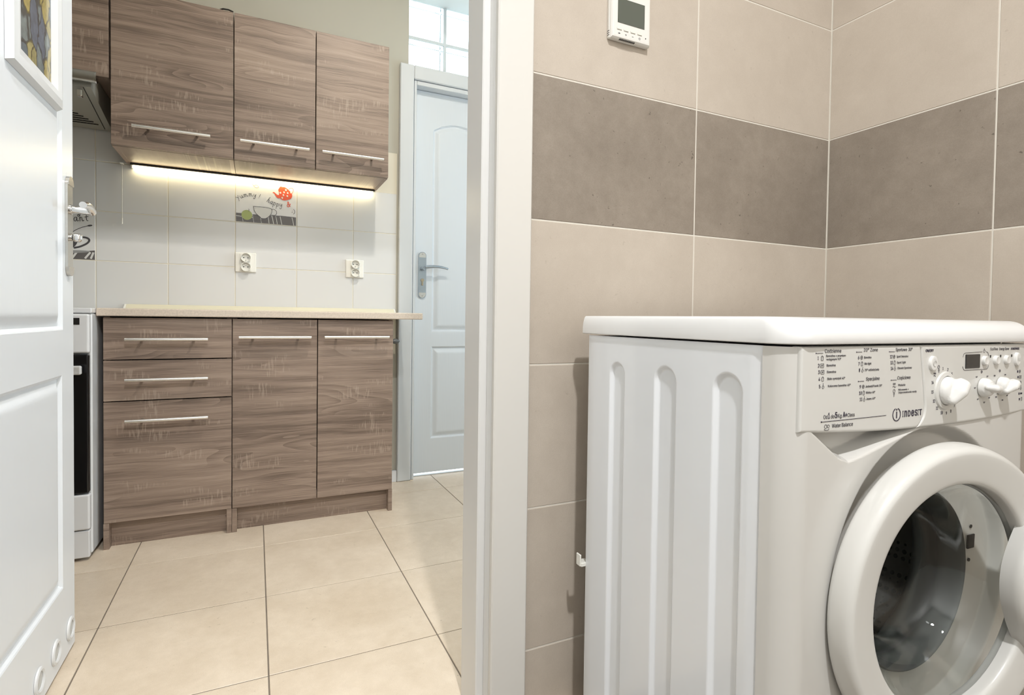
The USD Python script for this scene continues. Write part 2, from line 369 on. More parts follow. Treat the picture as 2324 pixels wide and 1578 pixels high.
# partition with the doorway, tiles on the bathroom side
DX0, DX1, DH = -0.50, 0.452, 2.06
wp = obj('wall_partition', cat(bx(BX0 - .1, DX0, W + .0010, WK, 0, CEIL), bx(DX1, RX + .10, W + .0010, WK, 0, CEIL), bx(DX0, DX1, W + .0010, WK, DH, CEIL),
                              bx(RX + .10, KX1, W + .010, WK, 0, CEIL), bx(KX0, BX0 - .1, W + .010, WK, 0, CEIL)), M_grout, smooth=False)
tag(wp, 'bathroom wall beside the doorway, beige tiles with one taupe row', kind='structure')
rows = [0.0, .139, .4405, .7431, 1.0459, 1.3479, 1.6495, 1.952, 2.254, 2.556, CEIL]
g = .0015
def tile_face(face, a, z0, z1, wall, m, axis):
    b = .0010
    if axis == 'y': mesh = bx(a[0] + g, a[1] - g, face, face + .0095, z0 + g, z1 - g, b)
    else: mesh = bx(face, face + .0095, a[0] + g, a[1] - g, z0 + g, z1 - g, b)
    obj('tile', mesh, m, wall, smooth=False)
cols = [.498, .9591, RX]
for k in range(len(rows) - 1):
    m = M_taupe if k == 4 else M_beige
    for i in range(len(cols) - 1): tile_face(W, (cols[i], cols[i + 1]), rows[k], rows[k + 1], wp, m, 'y')
wr = obj('wall_right', bx(RX + .0010, RX + .10, BY0, W + .010, 0, CEIL), M_grout, smooth=False)
tag(wr, 'bathroom wall behind the washing machine on the right, beige tiles with one taupe row', kind='structure')
cols = [W - .001, .6256, .0236, -.5784]
for k in range(len(rows) - 1):
    m = M_taupe if k == 4 else M_beige
    for i in range(len(cols) - 1): tile_face(RX, (cols[i + 1], cols[i]), rows[k], rows[k + 1], wr, m, 'x')
tag(obj('wall_left', bx(BX0 - .1, BX0, BY0, W + .010, 0, CEIL), M_white_wall, smooth=False), 'bathroom wall on the left, out of view', kind='structure')
tag(obj('wall_rear', bx(BX0 - .1, RX + .1, BY0 - .1, BY0, 0, CEIL), M_white_wall, smooth=False), 'bathroom wall behind the camera', kind='structure')

# kitchen back wall with openings for the far door and the glass blocks
FX0, FX1, FH = .725, 1.565, 2.04            # far door opening
GX0, GX1, GZ0 = .698, 1.50, 2.115            # glass block opening
KW = K + .008
wk = obj('wall_back', cat(bx(KX0, GX0, KW, KW + .12, 0, CEIL), bx(GX0, FX0, KW, KW + .12, 0, GZ0), bx(FX1, KX1, KW, KW + .12, 0, SOF), bx(FX0, FX1, KW, KW + .12, FH, GZ0),
                          bx(GX1, FX1, KW, KW + .12, GZ0, SOF)), M_cream, smooth=False)
tag(wk, 'cream painted kitchen wall behind the wall cabinets', kind='structure')
kc = [-1.104, -.848, -.592, -.3404, -.0841, .1723, .4292, .642]; kr = [.852, 1.0539, 1.2569, 1.4592]
obj('grout', bx(kc[0], kc[-1] - .001, K + .0012, KW - .0002, kr[0] - .20, 1.661), M_kgrout, wk, smooth=False)
tiles = {}
for i in range(len(kc) - 1):
    for j in range(4):
        z0, z1 = (kr[j], kr[j + 1]) if j < 3 else (1.4592, 1.661)
        if j == 3 and i > 3: continue
        tiles[i, j] = obj('tile', bx(kc[i] + .0016, kc[i + 1] - .0016, K, K + .007, z0 + .0016, z1 - .0016, .0012), M_ktile, wk, smooth=False)
tag(obj('wall_kitchen_left', bx(KX0 - .1, KX0, WK, K + .1, 0, CEIL), M_cream, smooth=False), 'kitchen wall on the far left, out of view', kind='structure')
# kitchen right wall with an opening for the assumed window
WY0, WY1, WZ0, WZ1 = 1.40, 2.10, .95, 1.75
tag(obj('wall_kitchen_right', cat(bx(KX1, KX1 + .1, WK - .1, WY0, 0, CEIL), bx(KX1, KX1 + .1, WY1, K + .3, 0, CEIL), bx(KX1, KX1 + .1, WY0, WY1, 0, WZ0), bx(KX1, KX1 + .1, WY0, WY1, WZ1, CEIL)), M_cream, smooth=False),
    'kitchen wall on the far right with an assumed window, out of view', kind='structure')

# glass block window over the far door
w1 = thing('window_1', 'window of square glass blocks over the white kitchen door', loc=(GX0, K, GZ0), kind='structure')
gx = [.698, .888, .898, 1.088, 1.098, 1.288, 1.298, 1.488]; gz = [2.077, 2.2625, 2.2725, 2.457]
bars = [bx(gx[2 * i + 1] - .002, gx[2 * i + 1] + .012, K + .0205, K + .085, GZ0, SOF - .001) for i in range(3)] + [bx(GX0 + .001, GX1 - .001, K + .0207, K + .0845, gz[1] - .002, gz[1] + .012)]
obj('mortar', cat(*bars), M_mortar, w1, smooth=False)
for i in range(4):
    for j in range(2):
        z0 = max(gz[2 * j], GZ0 + .002)
        obj('glass_block', rbx(gx[2 * i] + .0024, gx[2 * i + 1] - .0024, K + .020, K + .087, z0 + .0024, gz[2 * j + 1] - .0024, .006), M_block, w1)

# window_2 (assumed, unseen window added as source of the cool light)
w2 = thing('window_2', 'assumed kitchen side window added for cool light, out of view on the right', loc=(KX1, WY0, WZ0), kind='structure')
obj('window_frame', cat(bx(KX1 + .02, KX1 + .07, WY0, WY0 + .05, WZ0, WZ1), bx(KX1 + .02, KX1 + .07, WY1 - .05, WY1, WZ0, WZ1), bx(KX1 + .02, KX1 + .07, WY0, WY1, WZ0, WZ0 + .05), bx(KX1 + .02, KX1 + .07, WY0, WY1, WZ1 - .05, WZ1)), M_frame, w2, smooth=False)

# ------------------------------------------------------------------ door frame of the doorway (trim_1)
t1 = thing('trim_1', 'white frame of the doorway between bathroom and kitchen', loc=(.43, W, 0), kind='structure')
def casing(x0, x1): return bx(x0, x1, W - .016, W - .0005, 0, DH + .07, .003)
obj('casing', casing(.430, .5095), M_casing_lit, t1)
obj('casing', casing(-.560, -.480), M_casing_lit, t1)
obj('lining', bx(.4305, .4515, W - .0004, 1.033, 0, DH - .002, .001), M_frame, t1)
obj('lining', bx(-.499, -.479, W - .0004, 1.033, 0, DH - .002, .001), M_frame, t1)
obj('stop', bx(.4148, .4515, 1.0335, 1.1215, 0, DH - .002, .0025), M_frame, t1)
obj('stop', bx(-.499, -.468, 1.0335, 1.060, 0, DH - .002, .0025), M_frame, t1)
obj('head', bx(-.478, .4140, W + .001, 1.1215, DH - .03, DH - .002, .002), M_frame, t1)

# ------------------------------------------------------------------ panelled door leaves
def panel_leaf(x0, x1, z0, z1, panels, thick, res=.004, arch=None):
    """door skin as a height field over (u, z): u across. returns function-made grid (u,z,d) with d = proud depth. panels: list of (u0,u1,v0,v1,arch)"""
    us = np.unique(np.concatenate([np.linspace(x0, x1, int((x1 - x0) / .02) + 1)] + [np.concatenate([np.arange(a - .002, a + .040, .003), np.arange(b - .040, b + .003, .003)]) for a, b, *_ in panels]))
    zs = np.unique(np.concatenate([np.linspace(z0, z1, int((z1 - z0) / .03) + 1)] + [np.concatenate([np.arange(c - .002, c + .040, .003), np.arange(d - (.09 if ar else .040), d + .003, .003)]) for a, b, c, d, ar in panels]))
    us = us[(us >= x0) & (us <= x1)]; zs = zs[(zs >= z0) & (zs <= z1)]
    Ug, Z = np.meshgrid(us, zs, indexing='ij'); D = np.zeros_like(Ug)
    for a, b, c, d, ar in panels:
        top = d - (ar * ((Ug - (a + b) / 2) / ((b - a) / 2)) ** 2 if ar else 0)
        s = np.minimum(np.minimum(Ug - a, b - Ug), np.minimum(Z - c, top - Z))
        # groove then raised field
        prof = np.interp(s, [-.001, 0, .006, .012, .030, .036], [0, 0, -.009, -.009, -.001, 0.0])
        D = np.where(s > 0, prof, D)
    return Ug, Z, D

def leaf_mesh(Ug, Z, D, put, thick):
    front = put(Ug, D, Z); back = put(Ug, np.full_like(D, -thick), Z)
    mid = (front.reshape(-1, 3).mean(0) + back.reshape(-1, 3).mean(0)) / 2
    def out(g_):
        if ((g_.triangles_center - mid) * g_.face_normals * g_.area_faces[:, None]).sum() < 0: g_.invert()
        return g_
    def strip(A, B): return grid_mesh(np.stack([A, B], 0))
    return cat(*[out(g_) for g_ in (grid_mesh(front), grid_mesh(back), strip(front[0], back[0]), strip(back[-1], front[-1]), strip(back[:, 0], front[:, 0]), strip(front[:, -1], back[:, -1]))])

# far door (door_2): leaf front at y = K+.05
DY = K + .050
Ug, Z, D = panel_leaf(.741, 1.555, .014, 2.020, [(.845, 1.12, .765, 1.87, .045), (1.18, 1.455, .765, 1.87, .045), (.845, 1.12, .195, .684, 0), (1.18, 1.455, .195, .684, 0)], .04)
d2 = thing('door_2', 'white panelled kitchen door with a steel lever handle under the glass blocks', loc=(.741, DY, 0), kind='structure')
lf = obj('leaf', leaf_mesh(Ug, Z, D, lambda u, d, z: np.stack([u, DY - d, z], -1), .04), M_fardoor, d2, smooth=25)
t2 = thing('trim_2', 'white frame round the far kitchen door', loc=(.65, K, 0), kind='structure')
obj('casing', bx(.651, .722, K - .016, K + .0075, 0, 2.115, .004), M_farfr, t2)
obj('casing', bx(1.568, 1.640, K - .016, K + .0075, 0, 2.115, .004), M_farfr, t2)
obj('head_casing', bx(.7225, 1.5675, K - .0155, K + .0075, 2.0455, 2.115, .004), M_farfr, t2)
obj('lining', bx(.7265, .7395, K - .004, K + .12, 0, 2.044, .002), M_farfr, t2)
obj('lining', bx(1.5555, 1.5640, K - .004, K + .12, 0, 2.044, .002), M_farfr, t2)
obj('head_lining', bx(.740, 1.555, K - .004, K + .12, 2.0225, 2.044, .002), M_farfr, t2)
obj('threshold', bx(.741, 1.555, K + .0475, K + .29, -.0014, .003), M_farfr, t2, smooth=False)  # white strip added to stand for daylight showing under the door
# lever set of the far door
def stadium(w, h, n=16):
    r = w / 2; a = np.linspace(0, np.pi, n)
    return Polygon([(r * math.cos(t), h / 2 - r + r * math.sin(t)) for t in a] + [(-r * math.cos(t), -h / 2 + r - r * math.sin(t)) for t in a])
cx, cz = .7895, 1.061
hp = obj('handle_plate', on_y(extrude(stadium(.042, .243), .007), DY - .0004, cx, cz), M_plate, d2)
for s in (1, -1):
    obj('end_cap', on_y(extrude(stadium(.036, .237).intersection(sbox(-.03, .092 if s > 0 else -.13, .03, .13 if s > 0 else -.092)), .0015), DY - .0075, cx, cz), M_chrome, hp)
    obj('screw', lathe([(0, .0), (.004, 0), (.0035, .002), (0, .0025)], (cx, DY - .009, cz + s * .109), (0, -1, 0), 14), M_steel, hp)
lev = [(cx, DY - .010, 1.094), (cx, DY - .045, 1.094)]
arc = [(cx + .004 + .125 * t, DY - .050 + .010 * t * t, 1.099 + .010 * math.sin(t * 2.0) - .012 * t * t) for t in np.linspace(0, 1, 14)]
obj('lever', cat(cyl(lev[0], lev[1], .0095), tube(arc, np.linspace(.0095, .0055, 14), 14)), M_plate, d2)
obj('keyhole', cat(lathe([(0, 0), (.0085, 0), (.0085, .006), (0, .006)], (cx, DY - .0078, 1.034), (0, -1, 0), 18), bx(cx - .0042, cx + .0042, DY - .0135, DY - .0078, 1.006, 1.030, .001)), M_brass, d2)

# left door (door_1), opened into the kitchen: leaf face x = -.412
DXF = -.412
Y0, Y1 = 1.065, 1.694
Ug, Z, D = panel_leaf(Y0, Y1, .008, 2.025, [(1.135, 1.612, .800, 1.960, 0), (1.135, 1.605, .186, .690, 0)], .04)
Z0w, Y0w, Y1w = 1.335, 1.325, 1.525
d1 = thing('door_1', 'white panelled bathroom door standing open at the left edge', loc=(DXF, Y0, 0), kind='structure')
lm = leaf_mesh(Ug, Z, D, lambda u, d, z: np.stack([DXF + d, u, z], -1), .04)
obj('leaf', lm, M_door, d1, smooth=25)
# window frame moulding and figured pane set into the leaf face
yo0, yo1, zo0, zo1 = 1.290, 1.575, 1.297, 1.90
yi0, yi1, zi0, zi1 = 1.335, 1.530, 1.342, 1.86
def moulding(width_in, x0, x1, o, i):
    (a0, a1, b0, b1), (c0, c1, e0, e1) = o, i
    outer = np.array([(a0, b0), (a1, b0), (a1, b1), (a0, b1)]); inner = np.array([(c0, e0), (c1, e0), (c1, e1), (c0, e1)])
    mid = outer + (inner - outer) * .45; mid2 = outer + (inner - outer) * .12
    prof = [(outer, x0), (mid2, x0 + (x1 - x0) * .8), (mid, x1), (inner + (outer - inner) * .2, x0 + (x1 - x0) * .8), (inner, x0)]
    V = []; F = []
    for q, x in prof:
        V += [(x, p[0], p[1]) for p in q]
    for r in range(len(prof) - 1):
        for k in range(4):
            l = (k + 1) % 4; F += [(r * 4 + k, r * 4 + l, r * 4 + 4 + l), (r * 4 + k, r * 4 + 4 + l, r * 4 + 4 + k)]
    r = (len(prof) - 1) * 4
    for k in range(4):
        l = (k + 1) % 4; F += [(r + k, r + l, l), (r + k, l, k)]
    m = trimesh.Trimesh(V, F, process=False); trimesh.repair.fix_normals(m); return m
obj('window_moulding', moulding(.03, DXF + .0005, DXF + .016, (yo0, yo1, zo0, zo1), (yi0, yi1, zi0, zi1)), M_trimw, d1, smooth=20)
obj('figured_pane', bx(DXF + .0004, DXF + .0030, yi0 + .001, yi1 - .001, zi0 + .001, zi1 - .001), M_stained, d1, smooth=False, label='figured glass pane in amber and blue-grey')
# vent rings low in the leaf
for yv in (1.655, 1.548, 1.441):
    obj('vent_ring', lathe([(.0185, 0), (.0185, .003), (.0225, .005), (.0272, .0035), (.0285, 0), (.0185, 0)], (DXF + .0004, yv, .062), (1, 0, 0), 40), M_trimw, d1)
    obj('vent_hole', lathe([(0, 0), (.0182, 0), (.0182, .0012), (0, .0012)], (DXF + .0004, yv, .062), (1, 0, 0), 28), plain('vent_shade_%d' % int(yv * 1000), (.60, .60, .58), .6), d1)
# handle of the left door
cy, cz = 1.652, 1.048
hp = extrude(stadium(.040, .240), .0050); v = np.array(hp.vertices)
hp.vertices = np.stack([DXF + .0004 + v[:, 2], cy + v[:, 0], cz + v[:, 1]], 1); hp.fix_normals()
hpo = obj('handle_plate', hp, M_steel, d1)
cap = []
for s in (1, -1):
    c = extrude(stadium(.0402, .2402).intersection(sbox(-.03, .098 if s > 0 else -.13, .03, .13 if s > 0 else -.098)), .0075); v = np.array(c.vertices)
    c.vertices = np.stack([DXF + .0004 + v[:, 2], cy + v[:, 0], cz + v[:, 1]], 1); c.fix_normals(); cap.append(c)
obj('end_cap', cap[0], M_capst, hpo); obj('end_cap', cap[1], M_capst, hpo)
obj('lever', cat(cyl((DXF + .0055, cy, 1.089), (DXF + .009, cy, 1.089), .0125), cyl((DXF + .009, cy, 1.089), (DXF + .048, cy, 1.088), .0092),
    tube([(DXF + .045 + .009 * math.sin(t * 1.6), cy + .012 - .115 * t, 1.089 + .005 * math.sin(t * 3.1) - .003 * t) for t in np.linspace(0, 1, 12)], np.linspace(.0098, .0075, 12), 14)), M_chrome, d1)
obj('thumb_turn', cat(cyl((DXF + .0055, cy + .004, 1.022), (DXF + .009, cy + .004, 1.022), .0085), rbx(DXF + .008, DXF + .028, cy - .004, cy + .012, 1.0115, 1.0325, .0075)), M_chrome, d1)

# ================================================================== KITCHEN
U, L = 2.4536, 2.3316
c0, c1, c2, c3 = -.4855, -.0815, .2275, .5365
ub, ut = 1.4615, 2.041

def bar_handle(x0, x1, z, yface, parent, mat_=None):
    y = yface - .034
    b = tube([(x0, y, z), (x0 + .004, y, z), (x1 - .004, y, z), (x1, y, z)], .0062, 16)
    h = obj('handle', b, M_alu, parent, label='brushed aluminium bar handle')
    d = (x1 - x0) * .185
    for xx in (x0 + d, x1 - d): obj('handle_post', cyl((xx, yface - .0004, z), (xx, y + .004, z), .0045, 12), M_post, parent)
    return h

def front(x0, x1, z0, z1, y, parent, name):
    return obj(name, bx(x0 + .0016, x1 - .0016, y, y + .018, z0, z1, .0008), MW, parent, smooth=False)

def wall_unit(name, label, x0, x1, doors, zb, zt):
    t = thing(name, label, 'cabinet', (x0, K - .001, zb))
    yb, yf = K - .002, U + .0195
    th = .016
    sides = [bx(x0 + .0005, x0 + th, yf, yb, zb, zt), bx(x1 - th, x1 - .0005, yf, yb, zb, zt)]
    obj('side_panel', sides[0], MWU, t, smooth=False); obj('side_panel', sides[1], MWU, t, smooth=False)
    obj('bottom_panel', bx(x0 + th, x1 - th, yf, yb, zb + .0005, zb + .0165), MWU, t, smooth=False)
    obj('top_panel', bx(x0 + th, x1 - th, yf, yb, zt - .0165, zt - .0005), MWU, t, smooth=False)
    obj('back_panel', bx(x0 + th, x1 - th, yb - .004, yb, zb + .017, zt - .017), M_dark, t, smooth=False)
    for a, b, ha, hb in doors:
        d = front(a, b, zb + .001, zt, U, t, 'door')
        if ha is not None: bar_handle(ha, hb, 1.531, U, d)
    return t
wall_unit('wall_cabinet', 'single-door brown oak wall cabinet beside the extractor hood', c0, c1 - .0004, [(c0, c1, -.414, -.161)], ub, ut)
wall_unit('wall_cabinet', 'two-door brown oak wall cabinet nearest the kitchen door', c1 + .0004, c3, [(c1, c2, -.057, .200), (c2, c3, .2515, .5075)], ub, ut)
wall_unit('hood_cabinet', 'short brown oak wall cabinet above the extractor hood', -1.0865, c0 - .003, [(-1.0865, c0 - .003, None, None)], 1.7015, ut)

cb = obj('cable', tube([(-.135, 2.472, 2.0455), (-.120, 2.464, 2.0500), (-.100, 2.461, 2.0495), (-.084, 2.462, 2.0455)], .0030, 10), M_dark)
tag(cb, 'short black cable end lying on top of the single-door wall cabinet', 'cable')
tag(obj('baseboard_back', bx(.545, .650, K - .012, K + .0075, 0, .058, .002), M_trimw), 'short white skirting between the base cabinet and the door frame', kind='structure')
# extractor hood
hx0, hx1 = -1.085, -.532
hd = thing('extractor_hood', 'slim steel extractor hood under the short cabinet', 'hood', ((hx0 + hx1) / 2, 2.55, 1.60))
prof = Polygon([(2.405, 1.640), (2.43, 1.700), (2.725, 1.700), (2.725, 1.583)])
def side_extrude(poly, x0, x1):
    m = extrude(poly, x1 - x0); v = np.array(m.vertices); m.vertices = np.stack([x0 + v[:, 2], v[:, 0], v[:, 1]], 1); m.fix_normals(); return m
obj('body', side_extrude(prof, hx0, hx1), M_hoodgrey, hd, smooth=False)
fr = Polygon([(2.392 + .017 * math.cos(t), 1.673 + .020 * math.sin(t)) for t in np.linspace(0, 2 * np.pi, 28)[:-1]])
obj('front_bar', side_extrude(fr, hx0, -.515), M_steel, hd)
obj('bar_cap', side_extrude(affinity.scale(fr, 1.05, 1.05), -.5148, -.511), M_chrome, hd)
nrm = np.array([0, -(1.712 - 1.600), -(2.725 - 2.405)]); nrm /= np.linalg.norm(nrm)
for i in range(9):
    t = .42 + .055 * i; yy, zz = 2.405 + .32 * t, 1.640 - .057 * t
    q = bx(-.76, -.665 + .012 * i, -.0022, .0022, -.0012, .0012); q.apply_transform(trimesh.transformations.rotation_matrix(math.atan2(-.057, .32), (1, 0, 0)))
    q.apply_translation((0, yy, zz - .001)); obj('vent_slot', q, M_dark, hd, smooth=False)
seam_ = bx(-.5560, -.5535, 0, .31, -.0008, .0006); seam_.apply_transform(trimesh.transformations.rotation_matrix(math.atan2(-.057, .32), (1, 0, 0))); seam_.apply_translation((0, 2.409, 1.6390)); obj('filter_seam', seam_, M_dark, hd, smooth=False)
obj('clip', bx(-.575, -.558, 2.404, 2.428, 1.605, 1.630, .003), M_chrome, hd)

# base units
lb, lt = .0940, .8240
def plinth_legs(t, x0, x1):
    for a in (x0, x1 - .0175): obj('side_panel', bx(a + .0004, a + .0171, L + .0195, K - .004, 0, lt + .003), MWU, t, smooth=False)
    for a in (x0, x1 - .0175): obj('foot', bx(a + .0004, a + .0171, L + .001, L + .019, 0, lb - .001), MW, t, smooth=False)
    obj('plinth', bx(x0 + .0175, x1 - .0175, L + .033, L + .049, 0, lb + .01), MW, t, smooth=False)
    obj('bottom_panel', bx(x0 + .0175, x1 - .0175, L + .0195, K - .006, lb + .011, lb + .027), MWU, t, smooth=False)
    obj('back_panel', bx(x0 + .0175, x1 - .0175, K - .006, K - .003, lb + .03, lt), M_dark, t, smooth=False)
bu = thing('drawer_cabinet', 'brown oak base cabinet with three drawers next to the cooker', 'cabinet', (c0, L, 0))
plinth_legs(bu, c0, c1 - .0003)
for za, zb_, hz in ((.675, lt, .7475), (.5275, .6715, .6035), (lb, .524, .458)):
    d = front(c0, c1, za, zb_, L, bu, 'drawer'); bar_handle(-.4155, -.1595, hz, L, d)
bd = thing('base_cabinet', 'brown oak base cabinet with two doors next to the kitchen door', 'cabinet', (c1, L, 0))
plinth_legs(bd, c1 + .0003, c3)
for a, b, ha, hb in ((c1, c2, -.0575, .2010), (c2, c3, .2515, .5115)):
    d = front(a, b, lb, lt, L, bd, 'door'); bar_handle(ha, hb, .7535, L, d)
# bumper on the cabinet's side
bp = thing('door_bumper', 'dark rubber bumper on the side of the base cabinet', 'bumper', (c3, L + .02, .735))
obj('mounting_plate', bx(c3 - .0009, c3 + .004, L + .022, L + .044, .713, .750, .001), M_post, bp)
obj('rubber_tip', lathe([(0, 0), (.0085, 0), (.011, .006), (.0115, .016), (.008, .025), (.003, .030), (0, .0305)], (c3 + .0042, L + .033, .733), (1, 0, 0), 24), M_rubber, bp)

# worktop and its rear strip
wt = obj('worktop', bx(-.5005, .6605, 2.312, K - .0015, .8292, .8572, .003), M_worktop)
tag(wt, 'pale beige speckled kitchen worktop over the brown base cabinets', 'worktop')
ws = thing('worktop_strip', 'cream sealing strip along the back of the worktop', 'strip', (.07, K - .01, .8575))
sp = Polygon([(K - .0320, .8578), (K - .0320, .8615), (K - .006, .8785), (K - .0015, .8785), (K - .0015, .8578)])
M_strip = plain('strip_cream', (.72, .68, .52), .25)
obj('profile', side_extrude(sp, -.487, .628), M_strip, ws, smooth=20)
for a, b in ((-.494, -.4872), (.6282, .634)): obj('end_cap', side_extrude(sp.buffer(.0006, join_style=2).intersection(sbox(2, .8576, K - .0012, 1)), a, b), M_socket, ws, smooth=False)

# LED bar under the wall cabinets
ld = thing('led_light_bar', 'lit slim warm LED bar under the wall cabinets', 'light', (.03, K - .03, 1.45))
obj('housing', bx(-.470, .526, K - .030, K - .0015, 1.4535, 1.4607, .001), M_dark, ld, smooth=False)
obj('diffuser', rbx(-.462, .520, K - .0285, K - .003, 1.4425, 1.4532, .004), M_led, ld)
obj('end_cap', bx(-.468, -.4625, K - .029, K - .0025, 1.4425, 1.4532, .001), M_socket, ld)
pc = thing('pull_cord', 'thin cream pull cord hanging under the wall cabinets', 'cord', (-.500, K - .012, 1.21))
obj('cord', tube([(-.5005, K - .012, z) for z in np.linspace(1.462, 1.230, 8)], .0012, 8), M_socket, pc)
obj('cord_end', lathe([(0, 0), (.0025, 0), (.0028, .006), (.0022, .024), (.001, .026), (0, .026)], (-.5005, K - .012, 1.209), (0, 0, 1), 14), M_socket, pc)
obj('anchor', rbx(-.508, -.494, K - .020, K - .0008, 1.455, 1.463, .003), M_socket, pc)

# sockets
def socket(x, z, label):
    t = thing('wall_socket', label, 'socket', (x, K, z), 'cream double wall sockets over the worktop')
    w = .0425
    obj('frame_plate', rbx(x - w, x + w, K - .0095, K - .0002, z - .0435, z + .0435, .0035), M_socket, t)
    obj('inner_plate', rbx(x - .024, x + .024, K - .0115, K - .0095, z - .039, z + .039, .0009), M_socket, t)
    for s in (1, -1):
        c = (x, K - .0112, z + s * .0205)
        obj('cup', lathe([(.0195, 0), (.0205, .018), (.0195, .0195), (.0182, .019), (.0172, .004), (0, .004)], c, (0, -1, 0), 40), M_socket, t)
        for hx_ in (-.0085, .0085): obj('pin_hole', lathe([(0, 0), (.0024, 0), (.0024, .0006), (0, .0006)], (x + hx_, K - .0154, z + s * .0205), (0, -1, 0), 12), M_dark, t)
        obj('screw', lathe([(0, 0), (.0022, 0), (.0018, .0007), (0, .0008)], (x, K - .0154, z + s * .0205), (0, -1, 0), 12), M_steel, t)
        obj('earth_pin', cyl((x, K - .0154, z + s * .0205 - .010 * s), (x, K - .024, z + s * .0205 - .010 * s), .0019, 10), M_steel, t)
    return t
s0 = socket(-.041, 1.076, 'cream double wall socket on the left, under the picture tile')
dup(s0, (.437, K, 1.072), 'cream double wall socket on the right, near the kitchen door')

# cooker
kx1, kx0, ky0 = -.5020, -1.0020, 2.243
ck = thing('cooker', 'white freestanding cooker with a black oven door at the left', 'cooker', ((kx0 + kx1) / 2, ky0, 0))
obj('body', bx(kx0, kx1, ky0 + .030, K - .010, .018, .838, .004), M_cooker, ck)
obj('top_plate', rbx(kx0 - .001, kx1 + .001, ky0 + .020, K - .008, .8385, .856, .004), M_cooker, ck)
obj('control_panel', rbx(kx0 + .002, kx1 - .002, ky0 + .004, ky0 + .0295, .704, .836, .008), M_cooker, ck)
obj('display', bx(-.72, -.530, ky0 + .0024, ky0 + .0039, .800, .822), M_display, ck, smooth=False)
od = obj('oven_door', rbx(kx0 + .004, kx1 - .004, ky0 + .002, ky0 + .0295, .232, .700, .006), M_black, ck)
obj('oven_handle', cat(rbx(kx0 + .03, kx1 - .016, ky0 - .034, ky0 - .016, .635, .665, .006), rbx(-.555, -.533, ky0 - .020, ky0 + .0018, .642, .658, .003)), M_cooker, od)
obj('storage_drawer', rbx(kx0 + .002, kx1 - .002, ky0 + .002, ky0 + .0295, .108, .228, .007), M_cooker, ck)
obj('plinth', rbx(kx0 + .004, kx1 - .004, ky0 + .008, ky0 + .0298, .012, .104, .004), M_cooker, ck)
for fx in (kx0 + .04, kx1 - .04): obj('foot', cyl((fx, ky0 + .06, 0), (fx, ky0 + .06, .018), .015, 14), M_dark, ck)

# ------------------------------------------------------------------ printed tiles
def chaikin(p, k=3):
    p = np.array(p, float)
    for _ in range(k):
        if len(p) < 3: break
        q = np.empty((2 * (len(p) - 1), 2)); q[0::2] = .75 * p[:-1] + .25 * p[1:]; q[1::2] = .25 * p[:-1] + .75 * p[1:]
        p = np.vstack([p[:1], q, p[-1:]])
    return p
GLYPH = {
 'Y': (1.0, [[(0, 1.35), (.25, 1.0), (.45, .8)], [(.95, 1.5), (.55, .75), (.15, -.35)]]),
 'u': (.95, [[(0, 1), (.0, .25), (.2, 0), (.5, .25), (.65, 1)], [(.65, 1), (.62, .2), (.75, 0), (.95, .2)]]),
 'm': (1.25, [[(0, .9), (.08, 1), (.1, .5), (.05, 0)], [(.08, .6), (.3, 1.05), (.48, .8), (.45, 0)], [(.48, .6), (.7, 1.05), (.9, .8), (.88, .1), (1.0, 0), (1.2, .2)]]),
 'y': (.9, [[(0, 1), (.02, .3), (.25, .15), (.5, .4), (.62, 1)], [(.64, 1), (.6, -.1), (.4, -.75), (.05, -.7), (.1, -.4)]]),
 'h': (.85, [[(.25, 1.9), (.12, 1), (0, 0)], [(.06, .5), (.3, 1.0), (.52, .8), (.5, .1), (.62, 0), (.8, .2)]]),
 'a': (.9, [[(.6, .9), (.35, 1.05), (.02, .7), (.0, .15), (.25, -.02), (.5, .3), (.62, .95)], [(.62, .95), (.58, .15), (.7, 0), (.9, .2)]]),
 'p': (.85, [[(.05, 1.0), (.03, .2), (0, -.85)], [(.04, .6), (.28, 1.05), (.6, .85), (.58, .2), (.3, -.02), (.05, .2)]]),
 'n': (.85, [[(0, .95), (.06, 1), (.06, .4), (.03, 0)], [(.06, .6), (.3, 1.05), (.5, .8), (.5, .1), (.62, 0), (.82, .2)]]),
 't': (.7, [[(.38, 1.7), (.3, .6), (.34, .05), (.6, .1)], [(.02, 1.0), (.35, 1.05), (.7, 1.1)]]),
 '!': (.5, [[(.35, 1.5), (.2, .5)], [(.12, .12), (.10, .02)]]),
 '&': (.9, [[(.85, .1), (.45, .55), (.2, 1.05), (.3, 1.45), (.55, 1.3), (.45, .9), (.05, .45), (.1, .05), (.45, -.05), (.75, .3), (.85, .75)], [(.6, .75), (.95, .78)]]),
}
def script_word(word, path, size, stroke=.13):
    """handwriting along a polyline path (list of (x, z)); size = x-height"""
    P = np.array(path, float); seg = np.r_[0, np.cumsum(np.linalg.norm(np.diff(P, axis=0), axis=1))]; s = 0; out = []
    for ch in word:
        if ch == ' ': s += .45 * size; continue
        wd, st = GLYPH[ch]
        mid = min(s + wd * size / 2, seg[-1]); x = np.interp(mid, seg, P[:, 0]); z = np.interp(mid, seg, P[:, 1])
        e = .002; x2 = np.interp(mid + e, seg, P[:, 0]) - np.interp(mid - e, seg, P[:, 0]); z2 = np.interp(mid + e, seg, P[:, 1]) - np.interp(mid - e, seg, P[:, 1])
        an = math.degrees(math.atan2(z2, x2 + 1e-9))
        gsh = unary_union([LineString(chaikin(q)).buffer(stroke / 2, quad_segs=3) for q in st])
        gsh = affinity.translate(gsh, -wd / 2, -.0); gsh = affinity.scale(gsh, size, size, origin=(0, 0)); gsh = affinity.rotate(gsh, an, origin=(0, 0)); out.append(affinity.translate(gsh, x, z))
        s += (wd + .22) * size
    return unary_union(out)
